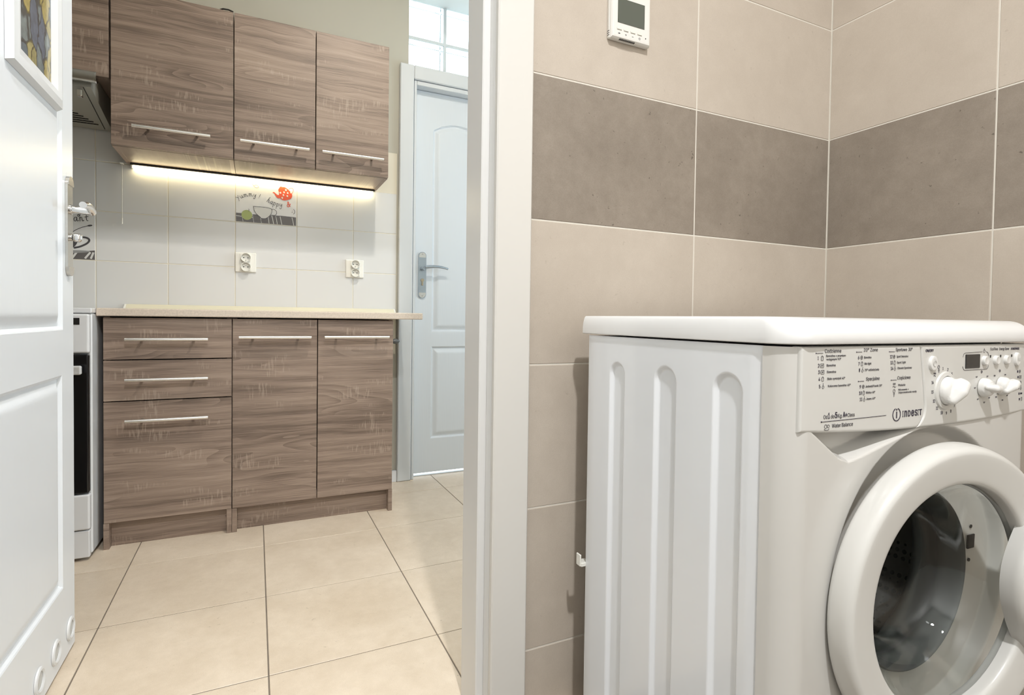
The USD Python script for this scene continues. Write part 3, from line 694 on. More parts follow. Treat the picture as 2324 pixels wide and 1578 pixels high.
def printed(poly, m, tile, name, lift=.0004, label=None):
    mm = on_y(extrude(poly, .0003), K - lift); return obj(name, mm, m, tile, smooth=False, label=label)
tx0, tz0, tw, th_ = -.0841, 1.2569, .2564, .2023
uv = lambda u, v: (tx0 + u * tw, tz0 + v * th_)
def uvp(pts): return [uv(*p) for p in pts]
T = tiles[4, 2]
tag(T, 'picture tile with a cup, a green apple and a red dotted teapot')
band = Polygon(uvp([(.012, .012), (.988, .012), (.988, .205), (.75, .215), (.5, .20), (.30, .195), (.012, .20)]))
printed(band, P_band, T, 'dark_band', .0002)
for (a, b), w in zip(((.10, .122), (.27, .292), (.395, .415), (.52, .54), (.585, .615), (.65, .675), (.72, .75), (.92, .95)), (.006, .008, .006, .010, .012, .010, .011, .010)):
    printed(LineString(uvp([(a, .195), (b, .015)])).buffer(w * tw / 2, cap_style=2).intersection(band), P_white, T, 'white_line', .0005)
printed(LineString(uvp([(.012, .135), (.28, .118)])).buffer(.0012, cap_style=2), P_white, T, 'white_line', .0005)
printed(LineString(uvp([(.012, .075), (.50, .055)])).buffer(.0007, cap_style=2), P_ink, T, 'ink_line', .0005)
cup = [(.285, .375), (.30, .27), (.34, .20), (.40, .145), (.41, .118), (.475, .118), (.50, .135), (.55, .19), (.585, .27), (.59, .372)]
cupp = Polygon(uvp(list(chaikin(cup, 2))))
printed(cupp, P_white, T, 'cup', .0008)
printed(unary_union([LineString(uvp(list(chaikin(cup + [cup[0]], 2)))).buffer(.0009), LineString(uvp(list(chaikin([(.588, .345), (.63, .345), (.665, .30), (.66, .23), (.62, .205), (.572, .22)], 3)))).buffer(.0009)]), P_ink, T, 'cup_outline', .0011)
apple = affinity.scale(Point(*uv(.182, .168)).buffer(1), .0218, .0222)
apple = apple.difference(Point(*uv(.215, .30)).buffer(.0045))
printed(apple, P_green, T, 'apple', .0009)
printed(LineString(uvp([(.213, .25), (.218, .285), (.212, .305)])).buffer(.0007), P_ink, T, 'apple_stalk', .0012)
pot = [(.70, .83), (.72, .88), (.76, .87), (.80, .875), (.85, .83), (.91, .76), (.925, .68), (.90, .615), (.80, .565), (.75, .575), (.725, .61), (.68, .605), (.65, .64), (.622, .71), (.595, .715), (.60, .735), (.625, .735), (.66, .69), (.70, .67), (.705, .74), (.685, .79)]
printed(Polygon(uvp(list(chaikin(pot + [pot[0]], 2)))).buffer(0), P_red, T, 'teapot', .0008)
for du, dv in ((.725, .735), (.785, .755), (.845, .745), (.90, .765), (.775, .69), (.84, .675), (.755, .625), (.815, .81)):
    printed(affinity.rotate(affinity.scale(Point(*uv(du, dv)).buffer(1), .0034, .0045), 20), P_white, T, 'teapot_dot', .0011)
printed(LineString(uvp(list(chaikin([(.86, .83), (.90, .88), (.945, .85), (.93, .77), (.915, .74)], 3)))).buffer(.0007), P_red, T, 'teapot_handle', .0008)
printed(unary_union([LineString(uvp(list(chaikin([(.25, .93), (.28, .84), (.32, .79), (.365, .80), (.37, .83), (.33, .86), (.285, .83)], 3)))).buffer(.0006)]), M_tp('tan', (.40, .35, .22)), T, 'spoon', .0006)
printed(script_word('Yummy !', uvp(list(chaikin([(.045, .475), (.12, .545), (.23, .60), (.36, .575), (.50, .52)], 2))), .0128), P_ink, T, 'word', .0006)
printed(script_word('happy', uvp([(.50, .505), (.58, .455), (.68, .42), (.80, .415), (.9, .42)]), .0135), P_ink, T, 'word', .0006)
printed(script_word('&', uvp([(.835, .43), (.95, .44)]), .0165, .17), P_red, T, 'ampersand', .0006)
printed(unary_union([Point(*uv(.925, .355)).buffer(.0009), LineString(uvp([(.926, .325), (.918, .305)])).buffer(.0008), LineString(uvp(list(chaikin([(.945, .385), (.97, .345), (.965, .31), (.945, .275)], 3)))).buffer(.0009)]), P_ink, T, 'smiley', .0006)
# second picture tile, behind the left door's handle
T2 = tiles[1, 1]; tag(T2, 'picture tile with a black coffee cup behind the open door')
tx0, tz0 = -.848, 1.0539
band = Polygon(uvp([(.012, .012), (.988, .012), (.988, .20), (.7, .15), (.012, .17)]))
printed(band, P_band, T2, 'dark_band', .0002)
for a, b in ((.70, .76), (.86, .93), (.55, .6), (.935, .97)): printed(LineString(uvp([(a, .03), (b, .16)])).buffer(.0035, cap_style=2).intersection(band), P_white, T2, 'white_line', .0005)
cup = [(.30, .47), (.30, .30), (.40, .19), (.55, .16), (.68, .20), (.76, .30), (.78, .47)]
printed(Polygon(uvp(list(chaikin(cup, 2)))), P_ink, T2, 'cup', .0008)
printed(LineString(uvp(list(chaikin([(.76, .44), (.86, .46), (.925, .42), (.90, .34), (.80, .26), (.73, .235)], 3)))).buffer(.0034), P_ink, T2, 'cup_handle', .0008)
printed(affinity.rotate(affinity.scale(Point(*uv(.70, .155)).buffer(1), .058, .0055), 4), M_tp('saucer', (.30, .30, .29)), T2, 'saucer', .0007)
printed(unary_union([LineString(uvp(list(chaikin([(.66, .47), (.72, .57), (.82, .65), (.90, .685)], 3)))).buffer(.0011), affinity.rotate(affinity.scale(Point(*uv(.925, .695)).buffer(1), .0085, .0032), 12)]), P_ink, T2, 'spoon', .0009)
printed(script_word('ant', uvp([(.725, .760), (.84, .775), (.99, .795)]), .0165), P_ink, T2, 'word', .0006)
printed(script_word('&', uvp([(.765, .862), (.87, .866)]), .0105, .2), P_ink, T2, 'ampersand', .0006)

# ================================================================== BATHROOM
# thermostat
th = thing('thermostat', 'white wall thermostat with a grey screen on the beige tiles', 'thermostat', (.745, W, 1.455))
ty = W - .0165
obj('back_box', rbx(.6955, .8035, W - .009, W - .0004, 1.4555, 1.600, .002), M_thermo, th)
tb = obj('housing', loft([np.array([(.6965 + i, y, 1.4550 + i), (.8025 - i, y, 1.4550 + i), (.8025 - i, y, 1.602 - i), (.6965 + i, y, 1.602 - i)]) for i, y in ((0, W - .0092), (.0006, W - .0125), (.003, W - .0160), (.006, ty))]), M_thermo, th, smooth=False)
obj('screen', bx(.7120, .7845, ty - .0006, ty - .0001, 1.4890, 1.5420), M_lcd, th, smooth=False)
for i, xb in enumerate((.7165, .7345, .7530, .7715)):
    obj('key', rbx(xb - .0062, xb + .0062, ty - .0019, ty - .0002, 1.4735, 1.4785, .0008), M_key, th)
for xb, kind in ((.7165, 'dia'), (.7345, 'plus'), (.7530, 'minus'), (.7715, 'ring')):
    q = {'dia': Polygon([(-.003, 0), (0, .0018), (.003, 0), (0, -.0018)]), 'plus': unary_union([sbox(-.002, -.0004, .002, .0004), sbox(-.0004, -.002, .0004, .002)]), 'minus': sbox(-.002, -.0004, .002, .0004), 'ring': Point(0, 0).buffer(.0024).difference(Point(0, 0).buffer(.0017))}[kind]
    obj('key_mark', on_y(extrude(q, .0002), ty - .0002, xb, 1.4660), M_printg, th, smooth=False)
obj('sensor_dot', lathe([(0, 0), (.0013, 0), (.0013, .0004), (0, .0004)], (.7885, ty - .0001, 1.4700), (0, -1, 0), 12), M_dark, th)
for i in range(12): obj('vent_slot', bx(.7200 + .0035 * i, .7215 + .0035 * i, W - .0150, W - .0100, 1.4545, 1.4560), M_dark, th, smooth=False)
for i in range(3): obj('side_slot', bx(.6952, .6968, W - .0085, W - .0020, 1.4615 + .0045 * i, 1.4630 + .0045 * i), M_printg, th, smooth=False)

# ------------------------------------------------------------------ washing machine
x0, x1 = .605, 1.212
xc = (x0 + x1) / 2
def plan_front(x, base=.4625, corner=.035, depth=.0435):
    """y of the machine's front at x: nearly flat with rounded corners"""
    x = np.asarray(x, float); h = (x1 - x0) / 2
    e = np.clip((np.abs(x - xc) - (h - corner)) / corner, 0, 1)
    return base + depth * (1 - np.sqrt(np.clip(1 - e ** 2, 0, 1)))
wm = thing('washing_machine', 'white front-loading washing machine in the tiled corner', 'washing machine', (xc, .70, 0))
zt_ = .8095
# side panel with three pressed channels
ysd = np.unique(np.concatenate([np.linspace(.507, .922, 30)] + [np.arange(c - h - .010, c + h + .010, .0014) for c, h in ((.8235, .0225), (.6935, .026), (.5640, .0265))]))
zsd = np.unique(np.concatenate([np.arange(.025, .70, .03), np.arange(.70, .780, .0014), np.linspace(.780, zt_ - .0015, 6), np.arange(.06, .13, .004)]))
Yg, Zg = np.meshgrid(ysd, zsd, indexing='ij'); Dg = np.zeros_like(Yg)
for c, h, top in ((.8235, .0235, .7620), (.6935, .0270, .7660), (.5640, .0275, .7675)):
    zz = np.clip(Zg, .10 + h, top - h)
    r = np.hypot(Yg - c, Zg - zz); s = np.clip((h - r) / .0085, 0, 1); Dg = np.maximum(Dg, .0065 * (s * s * (3 - 2 * s)))
eb = np.minimum(np.minimum(Yg - .507, .922 - Yg), zt_ - .0015 - Zg); Dg = np.maximum(Dg, .0025 * (1 - np.clip(eb / .003, 0, 1)) ** 2)
sp_ = grid_mesh(np.stack([x0 + Dg, Yg, Zg], -1)); 
if sp_.face_normals[:, 0].mean() > 0: sp_.invert()
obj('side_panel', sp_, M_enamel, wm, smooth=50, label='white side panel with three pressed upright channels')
obj('side_panel', bx(x1 - .003, x1, .507, .922, .025, zt_ - .0015), M_enamel, wm, smooth=False)
obj('back_panel', bx(x0 + .004, x1 - .004, .916, .920, .025, zt_ - .002), M_enamel, wm, smooth=False)
obj('base_plate', bx(x0 + .004, x1 - .004, .512, .915, .022, .030), M_enamel, wm, smooth=False)
for fx in (x0 + .05, x1 - .05):
    for fy in (.56, .87): obj('foot', cyl((fx, fy, 0), (fx, fy, .0218), .018, 16), M_rubber, wm)
# front shell: height field with the round dish, the porthole and the drawer scoop
DCX, DCZ = .895, .4530
xf = np.unique(np.concatenate([np.linspace(x0, x0 + .04, 22), np.linspace(x0 + .04, x1 - .04, 170), np.arange(.645, .745, .0012), np.linspace(x1 - .04, x1, 22)]))
zf = np.unique(np.concatenate([np.linspace(.025, .70, 210), np.arange(.645, .705, .0013), np.linspace(.70, zt_ - .0015, 40)]))
Xf, Zf = np.meshgrid(xf, zf, indexing='ij')
Yf = plan_front(Xf)
rr = np.hypot(Xf - .918, Zf - .4570)
s = np.clip((.232 - rr) / .018, 0, 1); dish = .022 * (s * s * (3 - 2 * s))
s = np.clip((Zf - .640 + .45 * np.abs(Xf - .700)) / .06, 0, 1)
# finger scoop below the drawer: a tilted hollow
lo = np.interp(Xf, [.640, .655, .700, .722, .750, .800, .860, .90], [.700, .690, .658, .650, .655, .667, .680, .690])
b = np.clip((Zf - lo) / .016, 0, 1); scoop = .026 * b * b * (3 - 2 * b) * np.clip((.90 - Xf) / .04, 0, 1) * np.clip((Xf - .642) / .008, 0, 1)
zone = (Zf > .702) & (Xf > .632) & (Xf < x1 - .027)
Yf = Yf + np.maximum(dish, scoop)
Yf = np.where(zone, np.maximum(Yf, plan_front(Xf) + .014), Yf)
fm = grid_mesh(np.stack([Xf, Yf, Zf], -1))
if fm.face_normals[:, 1].mean() > 0: fm.invert()
cen = fm.triangles_center
keep = np.hypot(cen[:, 0] - DCX - .006, cen[:, 2] - DCZ) > .140
fm.update_faces(keep); fm.remove_unreferenced_vertices()
obj('front_panel', fm, M_wfront_dim, wm, smooth=40)
# lid
def lid_section(inset, z):
    xa, xb = x0 - .004, x1 + .004
    i = inset * np.array([.030, .008]); h = (xb - xa) / 2 - i[1]
    th = np.linspace(0, np.pi / 2, 12)
    rx, ry = .036, .044 - .014 * inset
    yb = .4560 + i[0]
    P = [(xc - h + rx * (1 - math.sin(t)), yb + ry * (1 - math.cos(t))) for t in th[::-1]][::-1]
    P = [(xc - h + rx * (1 - math.cos(t)), yb + ry * (1 - math.sin(t))) for t in th]
    P += [(q, yb) for q in np.linspace(xc - h + rx + .02, xc + h - rx - .02, 24)]
    P += [(2 * xc - a, b_) for a, b_ in P[:12][::-1]]
    P += [(xb - i[1], y) for y in np.linspace(.60, .936, 8)] + [(xb - i[1] - .004, .943 - i[1] * .7)] + [(q, .943 - i[1] * .7) for q in np.linspace(xb - .02, xa + .02, 20)] + [(xa + i[1] + .004, .943 - i[1] * .7)] + [(xa + i[1], y) for y in np.linspace(.936, .60, 8)]
    return np.array([(a, b, z) for a, b in P])
secs = [lid_section(.10, .8110), lid_section(.0, .8125)] + [lid_section(1 - math.cos(t), .8200 + .0265 * math.sin(t)) for t in np.linspace(0, math.pi / 2, 12)]
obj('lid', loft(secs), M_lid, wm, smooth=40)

# control fascia: detergent drawer front + control panel, both proud of the shell
def fas(x): return .4592 + .0040 * (np.abs(np.asarray(x, float) - xc) / ((x1 - x0) / 2)) ** 4
def zbot(x): return .6865 + .0125 * (np.abs(np.asarray(x) - .95) / .33) ** 2
def fascia(xl, xr, zb, zt, name, m, rnd=.004, lip=True):
    """xl(t), xr(t): left and right edges over t in 0..1 (bottom to top)"""
    e = np.array([0, .15, .35, .6, .85, 1.0]); sl = np.concatenate([e * .012, np.linspace(.03, .97, 44), 1 - e[::-1] * .012]); tl = np.concatenate([e * .05, np.linspace(.08, .92, 18), 1 - e[::-1] * .05])
    S, Tt = np.meshgrid(sl, tl, indexing='ij')
    XL, XR = xl(Tt), xr(Tt); X = XL + (XR - XL) * S; Zz = zb(X) + (zt - zb(X)) * Tt
    d = np.minimum(np.minimum((X - XL), (XR - X)), np.minimum(Zz - zb(X), zt - Zz))
    q = np.clip(d / rnd, 0, 1); Y = fas(X) + rnd * (1 - np.sqrt(np.clip(1 - (1 - q) ** 2, 0, 1)))
    front = np.stack([X, Y, Zz], -1); back = np.stack([X, fas(X) + .013, Zz], -1)
    f_ = grid_mesh(front)
    st = [grid_mesh(np.stack([front[0], back[0]], 0)), grid_mesh(np.stack([back[-1], front[-1]], 0)), grid_mesh(np.stack([back[:, 0], front[:, 0]], 0)), grid_mesh(np.stack([front[:, -1], back[:, -1]], 0))]
    mm = cat(f_, *st); mm.merge_vertices(); 
    mm.fix_normals()
    c = mm.vertex_normals[np.argmin(np.linalg.norm(mm.vertices - front[front.shape[0] // 2, front.shape[1] // 2], axis=1))]
    if c[1] > 0: mm.invert()
    return obj(name, mm, m, wm, smooth=35)
seam = lambda t: np.interp(t, [0, .06, .14, .25, 1], [.8680, .8790, .8875, .8900, .8745])
dr = fascia(lambda t: np.full_like(t, .6225), lambda t: seam(t) - .0005, zbot, .8085, 'detergent_drawer', M_plastic)
cp = fascia(lambda t: seam(t) + .0005, lambda t: np.full_like(t, x1 - .0180), zbot, .8085, 'control_panel', M_plastic)
# thin ledge line along the drawer's foot
def put_text(text, x, z, h, parent, m=M_printg, bold=False, width=None, name='lettering'):
    t = meshkit.text_mesh(text, h, .00025, bold); v = np.array(t.vertices)
    w = v[:, 0].max()
    k = width / w if width else 1.0
    X = x + v[:, 0] * k
    t.vertices = np.stack([X, fas(X) - .0003 - v[:, 2], z + v[:, 1]], 1); t.fix_normals()
    return obj(name, t, m, parent, smooth=False)
def put_poly(poly, parent, m=M_printg, name='symbol', lift=.0003):
    t = extrude(poly.segmentize(.006) if hasattr(poly, 'segmentize') else poly, .00025); v = np.array(t.vertices)
    t.vertices = np.stack([v[:, 0], fas(v[:, 0]) - lift - v[:, 2], v[:, 1]], 1); t.fix_normals()
    return obj(name, t, m, parent, smooth=False)
def pline(pts, w): return LineString(pts).buffer(w / 2, quad_segs=3)
# headings with their leader lines
for (a, b, z, txt, tx, tw_) in ((.648, .661, .8000, 'Codzienne', .6640, .0320), (.7270, .7385, .8005, '20\u00b0 Zone', .7415, .0310), (.7985, .8110, .8000, 'Sportowe  30\u00b0', .8130, .0400),
                              (.7325, .7440, .7610, 'Specjalne', .7485, .0295), (.8045, .8170, .7600, 'Cz\u0119\u015bciowe', .8185, .0315)):
    put_poly(unary_union([pline([(a, z), (b, z)], .0005), Point(a, z).buffer(.0007)]), dr, M_print, 'leader_line')
    put_text(txt, tx, z + .0005, .0046, dr, M_printg, width=tw_)
def prog(n, x, z, txt, tx, wdt, icon=True, h=.0030):
    two = len(n) > 1
    put_text(n, x, z - .0022, .0046, dr, M_print, width=(.0056 if two else .0030))
    if icon: put_poly(affinity.scale(pictos[{2: 2, 3: 3}.get(int(n), (0, 1, 4)[int(n) % 3])](x + (.0098 if two else .0080), z), .85, .95), dr)
    put_text(txt, tx, z - .0014, h, dr, M_printg, width=wdt)
def ring(cx_, cz_, r, w=.0005): return Point(cx_, cz_).buffer(r).difference(Point(cx_, cz_).buffer(r - w))
pictos = [lambda a, b: ring(a, b, .0028).union(ring(a, b, .0013)),
          lambda a, b: Polygon([(a - .002, b - .003), (a + .002, b - .003), (a + .0022, b + .002), (a, b + .0035), (a - .0022, b + .002)]).difference(Polygon([(a - .0015, b - .0025), (a + .0015, b - .0025), (a + .0016, b + .0016), (a, b + .0028), (a - .0016, b + .0016)])),
          lambda a, b: Polygon([(a - .0046, b), (a - .0028, b + .0028), (a + .0040, b + .0028), (a + .0040, b - .0028), (a - .0028, b - .0028)]).difference(Polygon([(a - .0040, b), (a - .0025, b + .0023), (a + .0035, b + .0023), (a + .0035, b - .0023), (a - .0025, b - .0023)])).union(sbox(a - .0015, b - .0008, a + .002, b + .0008)),
          lambda a, b: Polygon([(a - .0046, b), (a - .0028, b + .0028), (a + .0040, b + .0028), (a + .0040, b - .0028), (a - .0028, b - .0028)]).difference(Polygon([(a - .0040, b), (a - .0025, b + .0023), (a + .0035, b + .0023), (a + .0035, b - .0023), (a - .0025, b - .0023)])).union(sbox(a - .0015, b - .0008, a + .002, b + .0008)),
          lambda a, b: ring(a, b - .001, .0022).union(pline([(a, b + .001), (a + .0005, b + .0040)], .0006))]
put_text('1', .6510, .7915, .0046, dr, M_print, width=.0018); put_poly(pictos[1](.6595, .7935), dr)
put_text('Bawe\u0142na z praniem', .6665, .7950, .0029, dr, M_printg, width=.0385); put_text('wst\u0119pnym 90\u00b0', .6675, .7905, .0029, dr, M_printg, width=.0285)
prog('2', .6515, .7840, 'Bawe\u0142na', .6680, .0175)
prog('3', .6525, .7755, 'Bawe\u0142na', .6690, .0175)
prog('4', .6535, .7665, 'Bia\u0142e syntetyki 60\u00b0', .6700, .0350)
prog('5', .6545, .7570, 'Kolorowa bawe\u0142na 40\u00b0', .6715, .0450)
prog('6', .7300, .7930, 'Bawe\u0142na', .7430, .0155)
prog('7', .7310, .7845, 'Mix light', .7440, .0150)
prog('8', .7325, .7760, '20\u00b0 od\u015bwie\u017canie', .7450, .0315)
prog('9', .7350, .7535, 'Jedwab/Firanki 30\u00b0', .7475, .0365)
prog('10', .7345, .7450, 'We\u0142na 40\u00b0', .7490, .0200)
prog('11', .7360, .7365, 'Jeans 40\u00b0', .7500, .0200)
prog('12', .8000, .7930, 'Sport Intensive', .8155, .0275)
prog('13', .8015, .7845, 'Sport Light', .8165, .0210)
prog('14', .8025, .7765, 'Obuwie Sportowe', .8180, .0345)
put_text('P\u0142ukanie', .8210, .7510, .0029, dr, M_printg, width=.0170); put_poly(unary_union([ring(.8105, .7545, .0014), ring(.8135, .7545, .0014), pline([(.8085, .7505), (.811, .7515), (.8135, .7495), (.816, .7505)], .0006)]), dr)
put_text('Wirowanie +', .8215, .7445, .0026, dr, M_printg, width=.0250); put_text('Odprowadzenie wody', .8220, .7405, .0026, dr, M_printg, width=.0440)
put_poly(unary_union([ring(.8120, .7445, .0026), ring(.8120, .7405, .0014), pline([(.812, .739), (.812, .7365)], .0006)]), dr)
# capacity line and mark
for s_, xx, hh, bo, wd in (('Od', .6645, .0050, False, .0080), ('1', .6735, .0075, True, .0030), ('do', .6785, .0050, False, .0075), ('5', .6865, .0075, True, .0048), ('Kg', .6920, .0050, False, .0080), ('A+', .7025, .0070, True, .0085), ('Class', .7115, .0048, False, .0150)):
    put_text(s_, xx, .7145, hh, dr, M_print if bo else M_printg, bold=bo, width=wd)
put_poly(unary_union([pline([(.6610, .7108), (.7950, .7112)], .0006), Point(.6610, .7108).buffer(.0010)]), dr, M_print, 'rule_line')
put_text('Water Balance', .6815, .7020, .0050, dr, M_printg, width=.0420)
put_poly(unary_union([ring(.6695, .7045, .0026), ring(.6745, .7045, .0022), pline([(.667, .701), (.669, .6995), (.674, .6995), (.676, .701)], .0007)]), dr, M_printg)
logo = unary_union([Point(.8195, .7107).buffer(.0095, quad_segs=24).difference(Point(.8195, .7107).buffer(.0082, quad_segs=24)).difference(sbox(.8165, .7165, .8225, .725)), Point(.8195, .7178).buffer(.0013), sbox(.8186, .7055, .8204, .7150)])
put_poly(logo, dr, M_print, 'logo')
for s_, xx, hh, wd in (('I', .8335, .0085, .0018), ('n', .8372, .0112, .0068), ('D', .8457, .0085, .0068), ('e', .8540, .0112, .0072), ('S', .8625, .0085, .0068), ('I', .8705, .0085, .0018), ('T', .8735, .0085, .0072)):
    put_text(s_, xx, .7065, hh, dr, M_print, True, wd, 'logo_letter')
# buttons
def button(x, z, rx, rz, h, name, icon=None):
    y = float(fas(x)); n = 36; t = np.linspace(0, 2 * np.pi, n + 1)[:-1]
    secs = [np.stack([x + rx * k * np.cos(t), np.full(n, y - d), z + rz * k * np.sin(t)], 1) for k, d in ((1.0, -.002), (1.0, h * .5), (.93, h * .85), (.78, h), (.55, h * .93), (.2, h * .88))]
    b = obj(name, loft(secs), M_knob, cp, smooth=40)
    if icon is not None:
        e = extrude(icon, .0004); v = np.array(e.vertices); e.vertices = np.stack([v[:, 0], y - h * .93 - .0004 - v[:, 2], v[:, 1]], 1); e.fix_normals(); obj('button_symbol', e, M_plastic, cp, smooth=False)
    return b
button(.9035, .7815, .0095, .0110, .004, 'power_button', unary_union([Point(.9035, .7815).buffer(.0045).difference(Point(.9035, .7815).buffer(.0037)).difference(sbox(.9023, .784, .9047, .79)), sbox(.9031, .7810, .9039, .7868)]))
for xb in (1.0475, 1.0825, 1.1165): button(xb, .7825, .0075, .0075, .0045, 'option_button')
button(1.1515, .7825, .0080, .0115, .0045, 'start_button', unary_union([Polygon([(1.148, .780), (1.148, .785), (1.151, .7825)]), sbox(1.152, .780, 1.153, .785), sbox(1.154, .780, 1.155, .785)]))
put_text('ON/OFF', .8855, .7985, .0036, cp, M_print, True, .0205)
put_text('EcoTime', 1.0655, .7985, .0042, cp, M_printg, width=.0235)
put_text('Energy Saver', 1.0935, .7985, .0042, cp, M_printg, width=.0325)
put_text('START/PAUSE', 1.1320, .7985, .0034, cp, M_print, True, .0290)
obj('display', bx(.9930, 1.0340, float(fas(1.01)) - .0012, float(fas(1.01)) + .004, .7710, .7930, .0008), M_display, cp, smooth=False)
put_poly(unary_union([pline(chaikin([(.9855, .7895), (.988, .7945), (.993, .7955)], 2), .0006), pline([(.993, .7955), (1.041, .7965)], .0006), pline(chaikin([(1.053, .7965), (1.058, .7955), (1.061, .7900)], 2), .0006),
                      pline(chaikin([(.9855, .7745), (.988, .7695), (.993, .7685)], 2), .0006), pline([(.993, .7685), (1.053, .7685)], .0006), pline(chaikin([(1.053, .7685), (1.059, .7695), (1.061, .7745)], 2), .0006), ring(1.047, .7975, .0026), pline([(1.047, .800), (1.047, .8015)], .0008)]), cp, M_printg, 'display_bracket')
for i, xb in enumerate((1.0665, 1.0985, 1.1355)):
    obj('indicator_light', bx(xb - .0012, xb + .0012, float(fas(xb)) - .0007, float(fas(xb)) + .001, .7868, .7908), M_display, cp, smooth=False)
for i in range(6):
    zz = .7615 - .0094 * i; xx = 1.1580 + .0019 * i
    obj('indicator_light', bx(xx - .0011, xx + .0011, float(fas(xx)) - .0007, float(fas(xx)) + .001, zz - .0018, zz + .0018), M_print, cp, smooth=False)
    if i == 4: put_text('END', xx + .0042, zz - .0014, .0028, cp, M_print, True, .0070)
    else: put_poly(pictos[(0, 2, 0, 4, 0, 1)[i]](xx + .0078, zz), cp)
# knobs
def knob(x, z, R, H, name, ang):
    y = float(fas(x)); S = lambda p, r: m3.Manifold.sphere(r, 32).translate(p)
    base = m3.Manifold.revolve(m3.CrossSection([[(0, 0), (R, 0), (R, .005), (R * .93, .009), (R * .72, .0125), (0, .015)]]), 64)
    a = math.radians(ang); ca, sa = math.cos(a), math.sin(a); l = R * .72
    fin = m3.Manifold.batch_hull([S((l * ca, l * sa, H * .55), R * .36), S((-l * ca, -l * sa, H * .50), R * .30), S((0, 0, H - R * .40), R * .40), S((l * .75 * ca, l * .75 * sa, H - R * .44), R * .44), S((-l * .5 * ca, -l * .5 * sa, H * .62), R * .34), S((0, 0, .008), R * .55), S((l * .9 * ca, l * .9 * sa, .008), R * .26), S((-l * .9 * ca, -l * .9 * sa, .008), R * .26)])
    k = (base + fin).refine_to_length(R * .10).to_mesh()
    t = trimesh.Trimesh(k.vert_properties[:, :3], k.tri_verts); t.merge_vertices(); trimesh.smoothing.filter_taubin(t, iterations=14)
    v = np.array(t.vertices); t.vertices = np.stack([x + v[:, 0], y - .0004 - v[:, 2], z + v[:, 1]], 1); t.fix_normals()
    return obj(name, t, M_knob, cp, smooth=60)
obj('dial_collar', lathe([(.0215, 0), (.0290, 0), (.0275, .0022), (.0222, .0030), (.0215, 0)], (.9400, float(fas(.940)), .7395), (0, -1, 0), 64), M_plastic, cp)
knob(.9400, .7395, .0212, .0285, 'program_knob', 55)
knob(1.0440, .7400, .0150, .0235, 'temperature_knob', -8)
knob(1.1005, .7400, .0150, .0235, 'spin_knob', 40)
for n, mx_, mz_ in ((1, .9322, .7730), (2, .9449, .7709), (3, .9563, .7640), (7, .9658, .7151), (8, .9566, .7073), (9, .9447, .7050), (10, .9317, .7064), (11, .9193, .7142), (12, .9106, .7252), (13, .9059, .7389), (14, .9057, .7529)):
    w_ = .0026 if n < 10 else .0055
    put_text(str(n), mx_ - w_ / 2, mz_ - .0023, .0046, cp, M_print, width=(.0016 if n == 1 else w_))
put_poly(unary_union([ring(.9206, .7755, .0026), ring(.9212, .7708, .0014), pline([(.9214, .769), (.9214, .7668)], .0006)]), cp, M_print)
put_poly(unary_union([ring(.9095, .7660, .0013), ring(.9125, .7660, .0013), pline([(.908, .7625), (.9105, .7635), (.913, .7615)], .0006)]), cp, M_print)
for kx, labs in ((1.0440, (('90\u00b0', 1.0267, .7569), ('20\u00b0', 1.0589, .7568), ('70\u00b0', 1.0225, .7397), ('60\u00b0', 1.0320, .7216), ('50\u00b0', 1.0516, .7153), ('40\u00b0', 1.0665, .7221))),
                 (1.1005, (('1000', 1.0811, .7572), ('400', 1.1153, .7577), ('800', 1.0881, .7223), ('700', 1.1086, .7161), ('600', 1.1238, .7231)))):
    for s_, mx_, mz_ in labs: put_text(s_, mx_ - .0026, mz_ - .0012, .0024, cp, M_printg, width=.0052)
    put_poly(ring(kx - .003, .7647, .0022).union(pline([(kx - .005, .7647), (kx - .001, .7647)], .0006)), cp, M_print)

# porthole door, hinged at the left and slightly ajar
TILT = math.radians(6.0); HX, HY = .677, .4560
def ajar(m):
    v = np.array(m.vertices) - (HX, HY, 0); c, s = math.cos(-TILT), math.sin(-TILT)
    m = m.copy(); m.vertices = np.stack([HX + c * v[:, 0] - s * v[:, 1], HY + s * v[:, 0] + c * v[:, 1], v[:, 2]], 1); return m
CXD = .896
prof_ring = [(.161, -.004), (.161, .010), (.1612, .0155), (.1622, .0190), (.1650, .0215), (.1710, .0232), (.1900, .0260), (.2040, .0278), (.2085, .0273), (.2125, .0247), (.2155, .0195), (.2172, .0120), (.2180, .0040), (.2178, -.002), (.213, -.006), (.170, -.006), (.161, -.004)]
pr = chaikin(prof_ring, 1)
dring = obj('door', ajar(lathe(pr, (CXD, HY, DCZ), (0, -1, 0), 160)), M_plastic, wm, smooth=50, label='round white porthole door rim')
bowl_o = [(.1690, .004), (.1640, -.002), (.1540, -.014), (.1330, -.040), (.1210, -.066), (.1080, -.086), (.0800, -.097), (.0400, -.101), (.0, -.102)]
bowl_i = [(.0, -.096), (.0400, -.095), (.0760, -.091), (.1020, -.080), (.1150, -.062), (.1270, -.036), (.1490, -.010), (.1590, .006), (.1690, .004)]
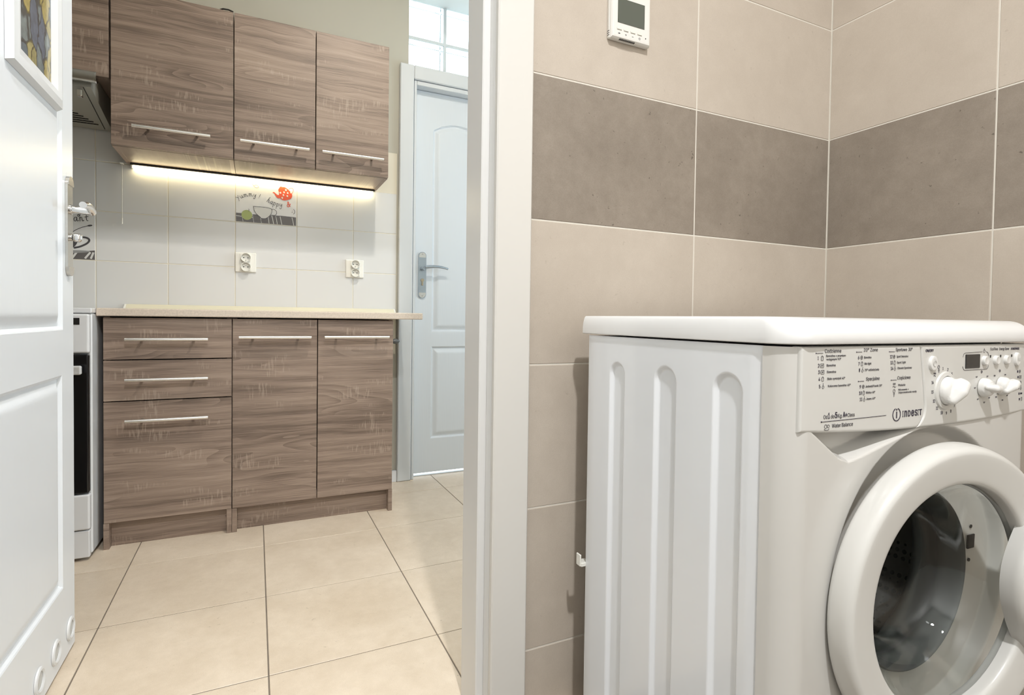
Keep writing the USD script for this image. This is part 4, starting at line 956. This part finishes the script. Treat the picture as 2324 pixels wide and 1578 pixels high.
obj('glass_bowl', ajar(lathe([tuple(p) for p in chaikin(bowl_o, 2)] + [tuple(p) for p in chaikin(bowl_i, 2)], (CXD, HY, DCZ), (0, -1, 0), 128)), M_glass, dring, smooth=50, label='clear deep glass bowl of the porthole')
# handle: a swelling on the rim's right side
nose = np.array(chaikin([(.205, .155), (.165, .120), (.135, .085), (.112, .045), (.104, .012), (.108, -.025), (.124, -.062), (.148, -.100), (.175, -.125), (.205, -.100), (.222, -.04), (.224, .05), (.214, .12), (.205, .155)], 3))
npoly = Polygon(nose).buffer(0)
def ring_pts(poly, n=90): return np.array([poly.exterior.interpolate(i / n, normalized=True).coords[0] for i in range(n)])
hsec = []
base_ring = ring_pts(npoly); ctr = base_ring.mean(0)
for k, d in ((1.0, .012), (1.0, .028), (.985, .0345), (.95, .039), (.88, .0425), (.70, .0450), (.40, .0462)):
    q = ctr + (base_ring - ctr) * k; hsec.append(np.stack([CXD + q[:, 0], np.full(len(q), HY - d), DCZ + q[:, 1]], 1))
obj('door_handle', ajar(loft(hsec)), M_plastic, dring, smooth=60)
# gasket, drum, lock
GX_, GZ_ = DCX + .006, DCZ
yg = float(plan_front(GX_)) + .0221
obj('gasket', lathe([tuple(p) for p in chaikin([(.142, -.004), (.139, -.012), (.134, -.016), (.130, .004), (.128, .020), (.140, .034), (.150, .050), (.142, .066), (.150, .075), (.165, .080)], 2)], (GX_, yg, GZ_), (0, 1, 0), 96), M_rubber, wm, smooth=50)
obj('drum', lathe([(.148, .070), (.232, .085), (.236, .10), (.236, .345), (.20, .352), (.05, .365), (0, .366)], (GX_, yg, GZ_), (0, 1, 0), 96), M_drum, wm, smooth=40)
obj('door_lock', bx(GX_ + .166, GX_ + .184, yg - .0030, yg - .0004, GZ_ + .016, GZ_ + .040, .0008), M_dark, wm)
for dz in (.054, -.004): obj('lock_screw', lathe([(0, 0), (.003, 0), (.003, .001), (0, .001)], (GX_ + .174, yg - .0006, GZ_ + dz), (0, -1, 0), 12), M_dark, wm)
# hose clip behind the machine
obj('hose_clip', cat(bx(x0 - .008, x0 + .012, .9205, .940, .338, .346, .001), bx(x0 - .010, x0 - .0065, .923, .938, .338, .362, .001)), M_socket, wm)
